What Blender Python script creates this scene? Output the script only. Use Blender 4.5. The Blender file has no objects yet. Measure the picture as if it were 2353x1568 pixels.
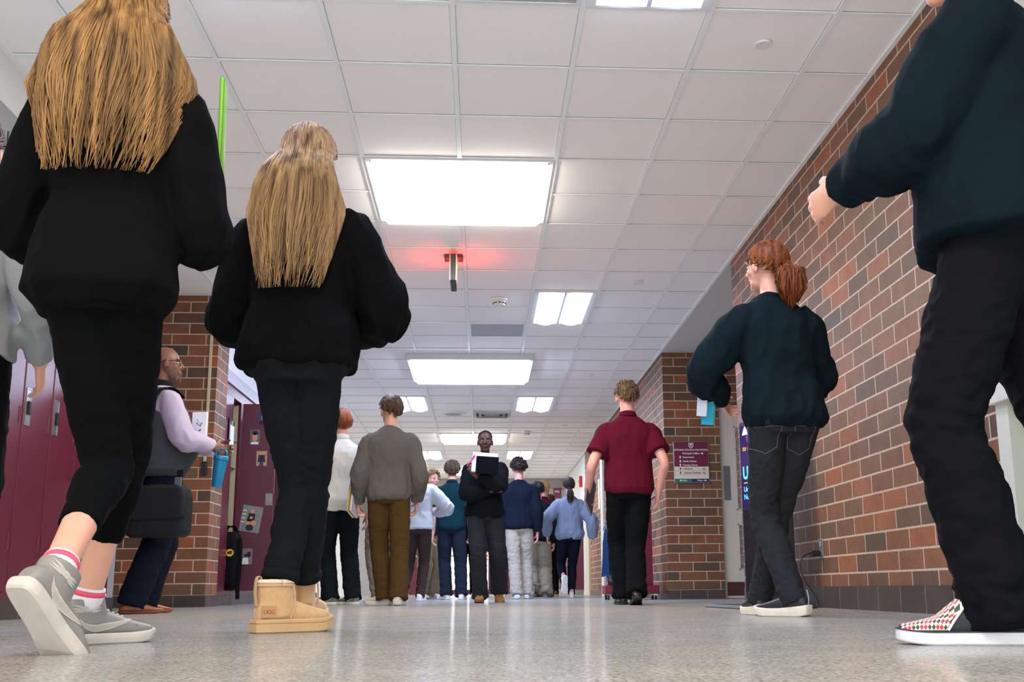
import bpy, bmesh, math, random
from mathutils import Vector, Matrix, noise
rng = random.Random(7)
PI = math.pi
def R(d): return math.radians(d)
C = bpy.context.scene.collection
SC = bpy.context.scene
V = Vector

# ------------------------------------------------------------------ camera
FPX, PITCH, YAW, ROLL, CAMZ = 2455.8, 0.201782, 0.070735, -0.009480, 0.1333
fwd = V((math.sin(YAW)*math.cos(PITCH), math.cos(YAW)*math.cos(PITCH), math.sin(PITCH)))
r0 = V((math.cos(YAW), -math.sin(YAW), 0)); u0 = r0.cross(fwd)
ri = r0*math.cos(ROLL)+u0*math.sin(ROLL); up = -r0*math.sin(ROLL)+u0*math.cos(ROLL)
cam = bpy.data.cameras.new('camera'); cam_ob = bpy.data.objects.new('camera', cam); C.objects.link(cam_ob)
m = Matrix.Identity(4)
for i in range(3):
    m[i][0] = ri[i]; m[i][1] = up[i]; m[i][2] = -fwd[i]
m.translation = (0, 0, CAMZ)
cam_ob.matrix_world = m
cam.sensor_width = 36; cam.lens = FPX/2353*36
cam.shift_x = (1176.5-1278.07)/2353; cam.shift_y = (850.31-784)/2353
cam.clip_start = .02; cam.clip_end = 200
SC.camera = cam_ob

# ------------------------------------------------------------------ world, exposure
w = bpy.data.worlds.new('world'); SC.world = w; w.use_nodes = True
w.node_tree.nodes['Background'].inputs[0].default_value = (.96, .98, 1, 1)
w.node_tree.nodes['Background'].inputs[1].default_value = 1.2
SC.view_settings.view_transform = 'Standard'; SC.view_settings.look = 'None'
SC.view_settings.exposure = 1.22; SC.view_settings.gamma = 1
SC.view_settings.use_curve_mapping = False
SC.cycles.use_denoising = True
SC.cycles.max_bounces = 8
LAMP_WARM, LAMP_COOL = 11.0, 11.0          # strength of the ceiling light diffusers

# ------------------------------------------------------------------ helpers
def lin(c):
    c = c/255
    return c/12.92 if c <= .04045 else ((c+.055)/1.055)**2.4
def col(r, g, b): return (lin(r), lin(g), lin(b), 1)
MATS = {}
def mat(name, rgb, rough=.6, metal=0., var=.06, scale=30., bump=.0, emit=0., emc=None, spec=.5, sheen=0., stretch=(1, 1, 1)):
    if name in MATS: return MATS[name]
    mt = bpy.data.materials.new(name); mt.use_nodes = True
    nt = mt.node_tree; b = nt.nodes['Principled BSDF']; N = nt.nodes.new; K = nt.links.new
    c = col(*rgb)
    tc = N('ShaderNodeTexCoord'); mp = N('ShaderNodeMapping'); mp.inputs['Scale'].default_value = stretch
    K(tc.outputs['Object'], mp.inputs[0])
    nz = N('ShaderNodeTexNoise'); nz.inputs['Scale'].default_value = scale; nz.inputs['Detail'].default_value = 4
    K(mp.outputs[0], nz.inputs['Vector'])
    mx = N('ShaderNodeMix'); mx.data_type = 'RGBA'
    mx.inputs['A'].default_value = tuple(max(0, x*(1-var*2)) for x in c[:3])+(1,)
    mx.inputs['B'].default_value = tuple(min(1, x*(1+var*2)) for x in c[:3])+(1,)
    K(nz.outputs['Fac'], mx.inputs['Factor']); K(mx.outputs['Result'], b.inputs['Base Color'])
    b.inputs['Roughness'].default_value = rough; b.inputs['Metallic'].default_value = metal
    b.inputs['Specular IOR Level'].default_value = spec
    if sheen: b.inputs['Sheen Weight'].default_value = sheen
    if bump:
        bp = N('ShaderNodeBump'); bp.inputs['Strength'].default_value = bump; bp.inputs['Distance'].default_value = .004
        K(nz.outputs['Fac'], bp.inputs['Height']); K(bp.outputs[0], b.inputs['Normal'])
    if emit:
        b.inputs['Emission Color'].default_value = col(*(emc or rgb)); b.inputs['Emission Strength'].default_value = emit
    MATS[name] = mt
    return mt
def dim(rgb): f = .66+.24*sum(rgb)/765; return tuple(int(x*f) for x in rgb)
def cloth(name, rgb, rough=.9):
    rgb = dim(rgb)
    return mat(name, rgb, rough, var=.09, scale=260, bump=.2, spec=.06)
def denim(name, rgb):
    rgb = dim(rgb)
    return mat(name, rgb, .85, var=.22, scale=180, bump=.25, spec=.08, stretch=(1, 1, .25))

def mesh_of(bm, name='m'):
    me = bpy.data.meshes.new(name); bm.to_mesh(me); bm.free(); return me
def obj(name, bm, mt=None, parent=None, smooth=False, kind=None):
    me = bm if isinstance(bm, bpy.types.Mesh) else mesh_of(bm, name)
    o = bpy.data.objects.new(name, me); C.objects.link(o)
    if mt: 
        me.materials.clear()
        for x in (mt if isinstance(mt, (list, tuple)) else [mt]): me.materials.append(x)
    if smooth: me.polygons.foreach_set('use_smooth', [True]*len(me.polygons))
    if parent: o.parent = parent
    if kind: o['kind'] = kind
    return o
def each(name, bm, mt, parent, smooth=False):
    """one object per separate piece of the bmesh"""
    bm.verts.index_update(); left = set(bm.verts); out = []
    groups = []
    while left:
        st_ = [left.pop()]; g = set(st_)
        while st_:
            v = st_.pop()
            for e in v.link_edges:
                w_ = e.other_vert(v)
                if w_ in left: left.discard(w_); g.add(w_); st_.append(w_)
        groups.append(g)
    groups.sort(key=lambda g: min(v.index for v in g))
    for g in groups:
        b = bmesh.new(); mp = {v: b.verts.new(v.co) for v in sorted(g, key=lambda v: v.index)}
        for f in {f for v in g for f in v.link_faces}: b.faces.new([mp[v] for v in f.verts])
        out.append(obj(name, b, mt, parent, smooth))
    bm.free(); return out
def tag(o, label, cat, group=None):
    o['label'] = label; o['category'] = cat
    if group: o['group'] = group
    return o
def thing(name, label, cat, loc=(0, 0, 0), rz=0, group=None):
    o = bpy.data.objects.new(name, None); C.objects.link(o); o.empty_display_size = .1
    o.location = loc; o.rotation_euler = (0, 0, rz)
    return tag(o, label, cat, group)
def bx(bm, x0, x1, y0, y1, z0, z1, bev=0, M=None):
    vs = [bm.verts.new((x, y, z)) for x in (x0, x1) for y in (y0, y1) for z in (z0, z1)]
    fs = [bm.faces.new([vs[i] for i in q]) for q in ((0, 1, 3, 2), (4, 6, 7, 5), (0, 4, 5, 1), (2, 3, 7, 6), (0, 2, 6, 4), (1, 5, 7, 3))]
    if bev:
        ed = list({e for f in fs for e in f.edges})
        r = bmesh.ops.bevel(bm, geom=ed, offset=bev, segments=2, affect='EDGES', profile=.6)
        if M is not None: bmesh.ops.transform(bm, matrix=M, verts=list({v for f in r['faces'] for v in f.verts} | {v for v in vs if v.is_valid}))
    elif M is not None: bmesh.ops.transform(bm, matrix=M, verts=vs)
    return bm
def box(*a, **k): return bx(bmesh.new(), *a, **k)
def loft(bm, rings, cap=True, closed=False):
    vr = [[bm.verts.new(p) for p in r] for r in rings]; n = len(rings[0])
    seq = list(zip(vr[:-1], vr[1:])) + ([(vr[-1], vr[0])] if closed else [])
    for a, b in seq:
        for i in range(n):
            j = (i+1) % n; bm.faces.new((a[i], a[j], b[j], b[i]))
    if cap and not closed:
        bm.faces.new(vr[0][::-1]); bm.faces.new(vr[-1])
    return vr
def tube(bm, pts, rad, n=12, side=V((1, 0, 0)), cap=True):
    """rad: a number or (a, b) per point; a along `side`."""
    rings = []; L = len(pts); pts = [V(p) for p in pts]
    for i, p in enumerate(pts):
        t = (pts[min(i+1, L-1)]-pts[max(i-1, 0)]).normalized()
        s = side - t*side.dot(t)
        if s.length < 1e-3: s = V((0, 1, 0))-t*t.y
        s.normalize(); q = t.cross(s)
        r = rad[i] if isinstance(rad, list) else rad
        a, b = r if isinstance(r, (list, tuple)) else (r, r)
        rings.append([p+s*(a*math.cos(k*2*PI/n))+q*(b*math.sin(k*2*PI/n)) for k in range(n)])
    return loft(bm, rings, cap)
def ell(bm, c, r, M=None, sub=3):
    r = r if isinstance(r, (list, tuple)) else (r, r, r)
    X = Matrix.Translation(c) @ Matrix.Diagonal((*r, 1))
    if M is not None: X = M @ X
    bmesh.ops.create_icosphere(bm, subdivisions=sub, radius=1, matrix=X)
def cyl(bm, c, r, h, n=24, r2=None, axis='Z'):
    X = {'Z': Matrix.Identity(4), 'X': Matrix.Rotation(PI/2, 4, 'Y'), 'Y': Matrix.Rotation(-PI/2, 4, 'X')}[axis]
    bmesh.ops.create_cone(bm, cap_ends=True, segments=n, radius1=r, radius2=r if r2 is None else r2, depth=h, matrix=Matrix.Translation(c) @ X)
    return bm
def poly_prism(bm, pts2, M, t):
    """extrude a 2-D outline (x, y) by t along z, placed with M"""
    a = [bm.verts.new(M @ V((x, y, 0))) for x, y in pts2]; b = [bm.verts.new(M @ V((x, y, t))) for x, y in pts2]
    n = len(a)
    bm.faces.new(a[::-1]); bm.faces.new(b)
    for i in range(n): bm.faces.new((a[i], a[(i+1) % n], b[(i+1) % n], b[i]))
def vox(bm, size, smooth=3, fac=.5):
    bmesh.ops.recalc_face_normals(bm, faces=bm.faces)
    me = mesh_of(bm); o = bpy.data.objects.new('tmp', me); C.objects.link(o)
    r = o.modifiers.new('r', 'REMESH'); r.mode = 'VOXEL'; r.voxel_size = size
    if smooth:
        s = o.modifiers.new('s', 'SMOOTH'); s.factor = fac; s.iterations = smooth
    dg = bpy.context.evaluated_depsgraph_get()
    out = bpy.data.meshes.new_from_object(o.evaluated_get(dg))
    bpy.data.objects.remove(o); bpy.data.meshes.remove(me)
    return out
def frame(x, y, n):
    """matrix from in-plane axes x, y and normal n with an origin set later"""
    M = Matrix.Identity(4)
    for i in range(3): M[i][0] = x[i]; M[i][1] = y[i]; M[i][2] = n[i]
    return M
def text(name, body, size, mt, parent, M, ext=.001, align='LEFT', bold=0., xs=1.):
    cu = bpy.data.curves.new('t', 'FONT'); cu.body = body; cu.size = size; cu.extrude = ext; cu.align_x = align
    cu.align_y = 'CENTER'; cu.offset = bold
    o = bpy.data.objects.new('t', cu); C.objects.link(o)
    dg = bpy.context.evaluated_depsgraph_get()
    me = bpy.data.meshes.new_from_object(o.evaluated_get(dg))
    bpy.data.objects.remove(o); bpy.data.curves.remove(cu)
    me.transform(M @ Matrix.Diagonal((xs, 1, 1, 1)))
    return obj(name, me, mt, parent)
def AT(p, M): 
    X = M.copy(); X.translation = p; return X
FACE_Y = frame(V((1, 0, 0)), V((0, 0, 1)), V((0, -1, 0)))      # a plane that faces the camera side (-Y)
FACE_NX = frame(V((0, -1, 0)), V((0, 0, 1)), V((-1, 0, 0)))    # faces -X (on the right wall)
FACE_PX = frame(V((0, 1, 0)), V((0, 0, 1)), V((1, 0, 0)))      # faces +X (on the left wall)

# ------------------------------------------------------------------ setting materials
def brick_mat(name, colors, mortar, bl=.3048, bh=.1016, mw=.0105, stack=False):
    mt = bpy.data.materials.new(name); mt.use_nodes = True; nt = mt.node_tree
    b = nt.nodes['Principled BSDF']; N = nt.nodes.new; K = nt.links.new
    def math_(op, a, c=None, d=None):
        n = N('ShaderNodeMath'); n.operation = op
        for i, x in enumerate((a, c, d)):
            if x is None: continue
            if isinstance(x, (int, float)): n.inputs[i].default_value = x
            else: K(x, n.inputs[i])
        return n.outputs[0]
    g = N('ShaderNodeNewGeometry'); sp = N('ShaderNodeSeparateXYZ'); sn = N('ShaderNodeSeparateXYZ')
    K(g.outputs['Position'], sp.inputs[0]); K(g.outputs['True Normal'], sn.inputs[0])
    isx = math_('GREATER_THAN', math_('ABSOLUTE', sn.outputs[0]), .5)
    u = math_('ADD', math_('MULTIPLY', isx, sp.outputs[1]), math_('MULTIPLY', math_('SUBTRACT', 1., isx), sp.outputs[0]))
    u = math_('ADD', u, 20.04)
    z = math_('ADD', sp.outputs[2], 0.)
    row = math_('FLOOR', math_('DIVIDE', z, bh))
    off = 0. if stack else math_('MULTIPLY', math_('MODULO', row, 2.), .5)
    ub = math_('ADD', math_('DIVIDE', u, bl), off)
    fu = math_('FRACT', ub); fv = math_('FRACT', math_('DIVIDE', z, bh)); cid = math_('FLOOR', ub)
    wob = N('ShaderNodeTexNoise'); wob.inputs['Scale'].default_value = 60; K(g.outputs['Position'], wob.inputs['Vector'])
    wv = math_('MULTIPLY', math_('SUBTRACT', wob.outputs['Fac'], .5), .006)
    du = math_('MULTIPLY', math_('MINIMUM', fu, math_('SUBTRACT', 1., fu)), bl)
    dv = math_('MULTIPLY', math_('MINIMUM', fv, math_('SUBTRACT', 1., fv)), bh)
    d = math_('ADD', math_('MINIMUM', du, dv), wv)
    mr = N('ShaderNodeMapRange'); mr.interpolation_type = 'SMOOTHSTEP'; K(d, mr.inputs['Value'])
    mr.inputs['From Min'].default_value = mw/2-.0015; mr.inputs['From Max'].default_value = mw/2+.0015
    cv = N('ShaderNodeCombineXYZ'); K(cid, cv.inputs[0]); K(row, cv.inputs[1]); K(math_('MULTIPLY', isx, 7.), cv.inputs[2])
    wn = N('ShaderNodeTexWhiteNoise'); K(cv.outputs[0], wn.inputs['Vector'])
    cr = N('ShaderNodeValToRGB'); e = cr.color_ramp.elements
    for i, c in enumerate(colors):
        q = e[i] if i < 2 else e.new(i/(len(colors)-1))
        q.position = i/(len(colors)-1); q.color = col(*c)
    K(wn.outputs['Value'], cr.inputs[0])
    sg = N('ShaderNodeTexNoise'); sg.inputs['Scale'].default_value = 190; sg.inputs['Detail'].default_value = 3; K(g.outputs['Position'], sg.inputs['Vector'])
    pit = N('ShaderNodeMapRange'); K(sg.outputs['Fac'], pit.inputs['Value']); pit.inputs['From Min'].default_value = .34; pit.inputs['From Max'].default_value = .46
    pit.inputs['To Min'].default_value = .45; pit.inputs['To Max'].default_value = 1.
    lg = N('ShaderNodeTexNoise'); lg.inputs['Scale'].default_value = 9; lg.inputs['Detail'].default_value = 4; K(g.outputs['Position'], lg.inputs['Vector'])
    lv = math_('MULTIPLY_ADD', lg.outputs['Fac'], .7, .65)
    mm = N('ShaderNodeMix'); mm.data_type = 'RGBA'; mm.blend_type = 'MULTIPLY'; mm.inputs['Factor'].default_value = 1
    K(cr.outputs[0], mm.inputs['A']); K(math_('MULTIPLY', pit.outputs[0], lv), mm.inputs['B'])
    fx = N('ShaderNodeMix'); fx.data_type = 'RGBA'; fx.inputs['A'].default_value = col(*mortar)
    K(mr.outputs[0], fx.inputs['Factor']); K(mm.outputs['Result'], fx.inputs['B']); K(fx.outputs['Result'], b.inputs['Base Color'])
    ht = math_('ADD', math_('MULTIPLY', mr.outputs[0], 1.), math_('MULTIPLY', sg.outputs['Fac'], .25))
    bp = N('ShaderNodeBump'); bp.inputs['Strength'].default_value = .6; bp.inputs['Distance'].default_value = .004
    K(ht, bp.inputs['Height']); K(bp.outputs[0], b.inputs['Normal'])
    b.inputs['Roughness'].default_value = .62 if not stack else .35
    return mt
BRICK = brick_mat('brown_brick', [(72, 60, 48), (126, 78, 46), (94, 70, 48), (150, 82, 42), (106, 78, 52), (134, 82, 50), (84, 64, 48), (156, 92, 52)], (188, 164, 146))
BASET = brick_mat('brown_base_tile', [(66, 55, 50), (74, 62, 56), (60, 52, 50)], (150, 130, 116), bl=.3048, bh=.35, mw=.005, stack=True)

def floor_mat():
    mt = bpy.data.materials.new('polished_terrazzo'); mt.use_nodes = True; nt = mt.node_tree
    b = nt.nodes['Principled BSDF']; N = nt.nodes.new; K = nt.links.new
    g = N('ShaderNodeNewGeometry')
    a = N('ShaderNodeTexNoise'); a.inputs['Scale'].default_value = 120; a.inputs['Detail'].default_value = 5; a.inputs['Roughness'].default_value = .75
    v = N('ShaderNodeTexVoronoi'); v.inputs['Scale'].default_value = 95
    l = N('ShaderNodeTexNoise'); l.inputs['Scale'].default_value = 5; l.inputs['Detail'].default_value = 5
    for x in (a, v, l): K(g.outputs['Position'], x.inputs['Vector'])
    cr = N('ShaderNodeValToRGB'); e = cr.color_ramp.elements
    e[0].position = .36; e[0].color = col(60, 61, 58); e[1].position = .64; e[1].color = col(204, 202, 194)
    q = e.new(.5); q.color = col(156, 154, 147)
    K(a.outputs['Fac'], cr.inputs[0])
    cr2 = N('ShaderNodeValToRGB'); e = cr2.color_ramp.elements
    e[0].position = .0; e[0].color = col(126, 121, 115); e[1].position = 1; e[1].color = col(196, 188, 176)
    sp = N('ShaderNodeSeparateColor'); K(v.outputs['Color'], sp.inputs[0]); K(sp.outputs[0], cr2.inputs[0])
    mx = N('ShaderNodeMix'); mx.data_type = 'RGBA'; mx.inputs['Factor'].default_value = .35
    K(cr.outputs[0], mx.inputs['A']); K(cr2.outputs[0], mx.inputs['B'])
    m2 = N('ShaderNodeMix'); m2.data_type = 'RGBA'; m2.blend_type = 'MULTIPLY'; m2.inputs['Factor'].default_value = .5
    cr3 = N('ShaderNodeValToRGB'); e = cr3.color_ramp.elements; e[0].position = .3; e[0].color = (.62, .64, .64, 1); e[1].position = .68; e[1].color = (1, .97, .93, 1)
    K(l.outputs['Fac'], cr3.inputs[0]); K(mx.outputs['Result'], m2.inputs['A']); K(cr3.outputs[0], m2.inputs['B'])
    K(m2.outputs['Result'], b.inputs['Base Color'])
    b.inputs['Roughness'].default_value = .7; b.inputs['Specular IOR Level'].default_value = .0
    gl = N('ShaderNodeBsdfGlossy'); gl.inputs['Roughness'].default_value = .11; gl.inputs['Color'].default_value = (.95, .96, 1, 1)
    ms = N('ShaderNodeMixShader'); ms.inputs[0].default_value = .36; K(b.outputs[0], ms.inputs[1]); K(gl.outputs[0], ms.inputs[2]); K(ms.outputs[0], nt.nodes['Material Output'].inputs[0])
    bp = N('ShaderNodeBump'); bp.inputs['Strength'].default_value = .03; bp.inputs['Distance'].default_value = .002
    wv = N('ShaderNodeTexNoise'); wv.inputs['Scale'].default_value = 14; wv.inputs['Detail'].default_value = 3; K(g.outputs['Position'], wv.inputs['Vector'])
    K(wv.outputs['Fac'], bp.inputs['Height']); K(bp.outputs[0], gl.inputs['Normal'])
    return mt
def ceiling_mat():
    mt = mat('ceiling_tile', (246, 243, 240), .9, var=.015, scale=220, bump=.12)
    return mt
WHITE_WALL = mat('painted_wall', (214, 214, 208), .7, var=.02, scale=8)
GREY_WALL = mat('grey_wall', (150, 148, 146), .7, var=.03, scale=8)
GRIDM = mat('ceiling_grid', (236, 240, 237), .5, var=.01)
GAP_SHADE = mat('tile_edge_gap_shade', (150, 142, 134), .9)  # darker colour stands in for the shadow in the gap beside each bar
MAROON = mat('maroon_enamel', (98, 34, 50), .3, var=.05, scale=6, bump=.03)
MAROON_IN = mat('maroon_enamel_inside', (92, 44, 56), .38, var=.06, scale=5)
TAN = mat('tan_paint', (196, 184, 158), .5)
CREAM = mat('cream_paint', (208, 202, 190), .45, var=.02)
STEEL = mat('brushed_steel', (170, 172, 174), .32, .9)
BLACKP = mat('black_plastic', (24, 24, 26), .45)
CHROME = mat('chrome', (205, 206, 208), .15, 1.)
WHITEP = mat('white_plastic', (228, 226, 220), .45, var=.01)
def glass_mat(name, rgb, rough=.05, alpha=.35):
    mt = mat(name, rgb, rough, var=.01); mt.node_tree.nodes['Principled BSDF'].inputs['Alpha'].default_value = alpha
    return mt
GLASS = glass_mat('clear_glass', (210, 215, 215), .03, .16)

# ------------------------------------------------------------------ room shell
T = .6096; GX, GY, CZ = -.757, 4.539, 2.804
XL, XR = -2.40, 2.07
obj('floor', box(-6, 7, -4, 44, -.1, 0), floor_mat(), kind='structure')
obj('ceiling', box(XL, XR, -4, 26.4, CZ+.004, CZ+.12), ceiling_mat(), kind='structure')
bm = bmesh.new(); bg = bmesh.new()
nrow0, nrow1 = -13, 36
xs = [GX+T*k for k in range(-2, 5)]
gaps = []
for x in xs:
    bx(bm, x-.0135, x+.0135, -3.9, 26.39, CZ-.006, CZ+.006)
    for s in (-1, 1): bx(bg, x+s*.0142-.0008, x+s*.0142+.0008, -3.9, 26.39, CZ+.001, CZ+.0035)
for r in range(nrow0, nrow1):
    y = GY+T*r
    bx(bm, XL, XR, y-.012, y+.012, CZ-.004, CZ+.006)
    for s in (-1, 1): bx(bg, XL, XR, y+s*.0127-.0008, y+s*.0127+.0008, CZ+.001, CZ+.0035)
bx(bm, XR-.025, XR, -3.9, 26.39, CZ-.006, CZ+.006); bx(bm, XL, XL+.03, -3.9, 26.39, CZ-.006, CZ+.006)
obj('trim_1', bm, GRIDM, kind='structure'); obj('trim_2', bg, GAP_SHADE, kind='structure')  # the second object is only the thin strips of painted gap shadow

# walls on the right
YB0, YB1, YC = 4.13, 8.45, 12.0
b = box(XR, XR+.2, YB0, YB1, .13, 2.93); bx(b, XR+.2, 4.4, YB1-.2, YB1, .13, 2.93); obj('wall_right', b, BRICK, kind='structure')
b = box(XR-.006, XR+.2, YB0, YB1, 0, .13); obj('baseboard_right', b, BASET, kind='structure')
b = box(XR+.01, XR+.21, YC+.001, 21.4, .102, 2.93); bx(b, XR+.21, 2.72, YC+.001, YC+.2, .102, 2.93); bx(b, 3.75, 4.4, YC, YC+.2, .102, 2.93); bx(b, 2.72, 3.75, YC, YC+.2, 2.2, 2.93)
obj('wall_right_far', b, BRICK, kind='structure')
b = box(XR+.004, XR+.2, YC-.006, 21.4, 0, .102); bx(b, XR+.2, 2.72, YC-.006, YC+.2, 0, .102); bx(b, 3.75, 4.4, YC-.006, YC+.2, 0, .102); obj('baseboard_right_far', b, BASET, kind='structure')
obj('wall_right_end', box(XR+.012, XR+.2, 21.4, 26.4, 0, 2.93), WHITE_WALL, kind='structure')
obj('wall_alcove_right', box(4.4, 4.55, YB1-.2, YC+.2, 0, 2.93), WHITE_WALL, kind='structure')
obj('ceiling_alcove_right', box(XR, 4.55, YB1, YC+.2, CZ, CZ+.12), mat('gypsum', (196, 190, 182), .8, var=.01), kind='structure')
# window panel near the right edge of the picture
PBLK = mat('painted_block', (168, 160, 150), .7, var=.04, scale=14)
b = box(XR, XR+.2, .4, YB0, .93, 2.93); bx(b, XR, XR+.2, .4, .6, 0, .93); obj('wall_right_near', b, PBLK, kind='structure')
w1 = obj('window_1', box(XR+.06, XR+.07, .65, YB0-.1, .13, .86), mat('teal_glass', (112, 168, 160), .12, var=.08, scale=2.5), kind='structure')
b = box(XR-.03, XR+.2, .6, YB0, .84, .93, bev=.006); bx(b, XR-.012, XR+.2, .6, YB0, 0, .13); bx(b, XR, XR+.2, YB0-.1, YB0, .13, .84); bx(b, XR, XR+.2, .6, .65, .13, .84)
obj('window_frame', b, CREAM, w1)
text('lettering', 'ng of /', .085, mat('etched', (170, 200, 200), .5), w1, AT(V((XR+.058, 3.99, .775)), FACE_NX), .0005, 'RIGHT')

# walls on the left
YL1, YPL, XP = 7.32, 9.7, -2.40
b = box(XL-.2, XL, .4, YL1, 2.055, 2.93); bx(b, XL-.2, XL, .4, 4.5, 0, 2.055); bx(b, -4.2, XL-.001, YL1-.12, YL1, 0, 2.055); bx(b, -4.2, XL-.2, YL1-.12, YL1, 2.055, 2.93); obj('wall_left', b, WHITE_WALL, kind='structure')
b = box(-4.2, XP, YPL, YPL+.42, .102, 2.93); obj('wall_left_pillar', b, BRICK, kind='structure')
obj('baseboard_left', box(-4.2, XP+.006, YPL-.006, YPL+.42, 0, .102), BASET, kind='structure')
obj('wall_alcove_left', box(-4.35, -4.2, YL1-.15, YPL+.42, 0, 2.93), WHITE_WALL, kind='structure')
obj('ceiling_alcove_left', box(-4.35, XL, YL1-.15, YPL, CZ, CZ+.12), ceiling_mat(), kind='structure')
obj('wall_left_far', box(XP-.25, XP-.06, YPL+.42, 26.4, 2.13, 2.93), mat('white_wall_far', (232, 233, 236), .6, var=.01), kind='structure')
obj('trim_3', box(XP-.07, XP-.02, YPL+.42, YPL+.47, 2.13, 2.8), TAN, kind='structure')
obj('wall_left_end', box(XP-.75, XP-.55, YPL+.42, 26.4, 0, 2.13), WHITE_WALL, kind='structure')
obj('baseboard_left_near', box(XL-.3, XL+.004, 4.5, YL1, 0, .102), BASET, kind='structure')
obj('baseboard_left_far', box(XP-.55, XP-.04, YPL+.42, 16.5, 0, .102), BASET, kind='structure')
# far end
obj('wall_far', box(-4, 4.4, 26.4, 26.6, 2.53, 3.0), GREY_WALL, kind='structure')
b = box(1.55, 4.4, 30.0, 30.2, 0, 3.0); bx(b, -5, -2.2, 30, 30.2, 0, 3); bx(b, -2.2, 1.55, 30, 30.2, 2.2, 3.0)
obj('wall_back', b, GREY_WALL, kind='structure')
obj('ceiling_far', box(-5, 4.6, 26.4, 30.2, 2.9, 3.0), ceiling_mat(), kind='structure')
for k, x in enumerate((-2.2, -.95, .3)):
    d = obj('door_%d' % (k+2), box(x+.1, x+1.15, 30.05, 30.08, .12, 2.1), GLASS if k == 1 else MAROON, kind='structure')
    b = bmesh.new()
    for q in ((x, x+.1, 0, 2.2), (x+1.15, x+1.25, 0, 2.2), (x+.1, x+1.15, 0, .12), (x+.1, x+1.15, 2.1, 2.2)): bx(b, q[0], q[1], 30.02, 30.12, q[2], q[3])
    obj('door_frame', b, MAROON, d); obj('push_bar', box(x+.12, x+1.13, 29.96, 30.0, 1.0, 1.06), STEEL, d)

# ------------------------------------------------------------------ ceiling fittings
def gx(c): return GX+T*c
def gy(r): return GY+T*r
EM_WARM = mat('lit_lens_warm', (255, 250, 240), .6, var=0, emit=LAMP_WARM, emc=(255, 248, 236))
EM_COOL = mat('lit_lens_cool', (250, 250, 255), .6, var=0, emit=LAMP_COOL, emc=(206, 222, 255))
LFRAME = mat('lamp_frame', (214, 216, 214), .4, var=.01)
def lamp_big(c0, c1, r0_, r1_, label, em, drop=.014, group=None):
    x0, x1, y0, y1 = gx(c0)+.014, gx(c1)-.014, gy(r0_)+.012, gy(r1_)-.012
    t = thing('ceiling_light', label, 'ceiling light', ((x0+x1)/2, (y0+y1)/2, CZ), 0, group)
    hx, hy = (x1-x0)/2, (y1-y0)/2; f = .03
    b = bmesh.new()
    for q in ((-hx, hx, -hy, -hy+f), (-hx, hx, hy-f, hy), (-hx, -hx+f, -hy+f, hy-f), (hx-f, hx, -hy+f, hy-f)):
        bx(b, *q, -drop, .003)
    obj('frame', b, LFRAME, t)
    b = bmesh.new()          # shallow pan shaped lens
    zz = -drop+.002
    rr = [[V((sx*(hx-f), sy*(hy-f), zz)) for sx, sy in ((-1, -1), (1, -1), (1, 1), (-1, 1))],
          [V((sx*(hx-f-.03), sy*(hy-f-.03), zz-.035)) for sx, sy in ((-1, -1), (1, -1), (1, 1), (-1, 1))]]
    loft(b, rr, cap=False); b.faces.new([b.verts.new(p) for p in rr[1]][::-1])
    obj('lens', b, em, t)
    b = bmesh.new()          # corner clips of the lens
    for sx in (-1, 1):
        for sy in (-1, 1):
            tube(b, [V((sx*(hx-f), sy*(hy-f), zz-.004)), V((sx*(hx-f-.08), sy*(hy-f-.08), zz-.037))], .006, 6)
    each('lens_clip', b, LFRAME, t)
    return t
def lamp_pair(c, r, label, em=None, group=None):
    x0, x1, y0, y1 = gx(c)+.014, gx(c+1)-.014, gy(r)+.012, gy(r+2)-.012
    t = thing('ceiling_light', label, 'ceiling light', ((x0+x1)/2, (y0+y1)/2, CZ), 0, group)
    hx, hy = (x1-x0)/2, (y1-y0)/2
    b = bmesh.new(); f = .045
    for q in ((-hx, hx, -hy, -hy+.02), (-hx, hx, hy-.02, hy), (-hx, -hx+f, -hy+.02, hy-.02), (hx-f, hx, -hy+.02, hy-.02)): bx(b, *q, -.012, .003)
    obj('frame', b, LFRAME, t)
    obj('centre_bar', box(-.011, .011, -hy+.02, hy-.02, -.016, .003), mat('lamp_bar', (190, 194, 202), .4), t)
    for s in (-1, 1):
        a0, a1 = (-hx+f, -.011) if s < 0 else (.011, hx-f)
        b = bmesh.new(); rings = []
        for k in range(7):
            a = k/6; rings.append([V((a0+(a1-a0)*a, yy, -.008-.035*ff*math.sin(PI*a))) for yy, ff in ((-hy+.02, 0), (-hy+.07, 1), (hy-.07, 1), (hy-.02, 0))])
        vr = [[b.verts.new(p) for p in r] for r in rings]
        for p, q in zip(vr[:-1], vr[1:]):
            for n_ in range(3): b.faces.new((p[n_], p[n_+1], q[n_+1], q[n_]))
        obj('lens', b, em or EM_COOL, t, smooth=True)
    return t
lamp_big(0, 2, 3, 5, 'large square glowing ceiling light above the red-lit exit sign, nearest of the big square lights', EM_WARM)
t = lamp_big(-.2, 2.24, 12.42, 14.78, 'large square surface mounted ceiling light with protruding frame, just past the grey perforated panel', EM_COOL, drop=.07)
lamp_big(0, 2, 23, 25, 'large square ceiling light behind the head of the person carrying books', EM_WARM)
lamp_big(0, 2, 32, 34, 'large square ceiling light farthest down the corridor', EM_WARM)
lamp_pair(2, -2, 'twin lens ceiling light cut by the top edge of the picture')
lamp_pair(-1, -2, 'twin lens ceiling light above the long-haired student at the left')
lamp_pair(-1, 8, 'twin lens ceiling light partly hidden by the elbow of the student in tan boots')
lamp_pair(2, 8, 'twin lens ceiling light right of the smoke detector, nearest on the right')
lamp_pair(-1, 17, 'twin lens ceiling light above the brown-haired boy in the taupe sweatshirt')
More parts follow.
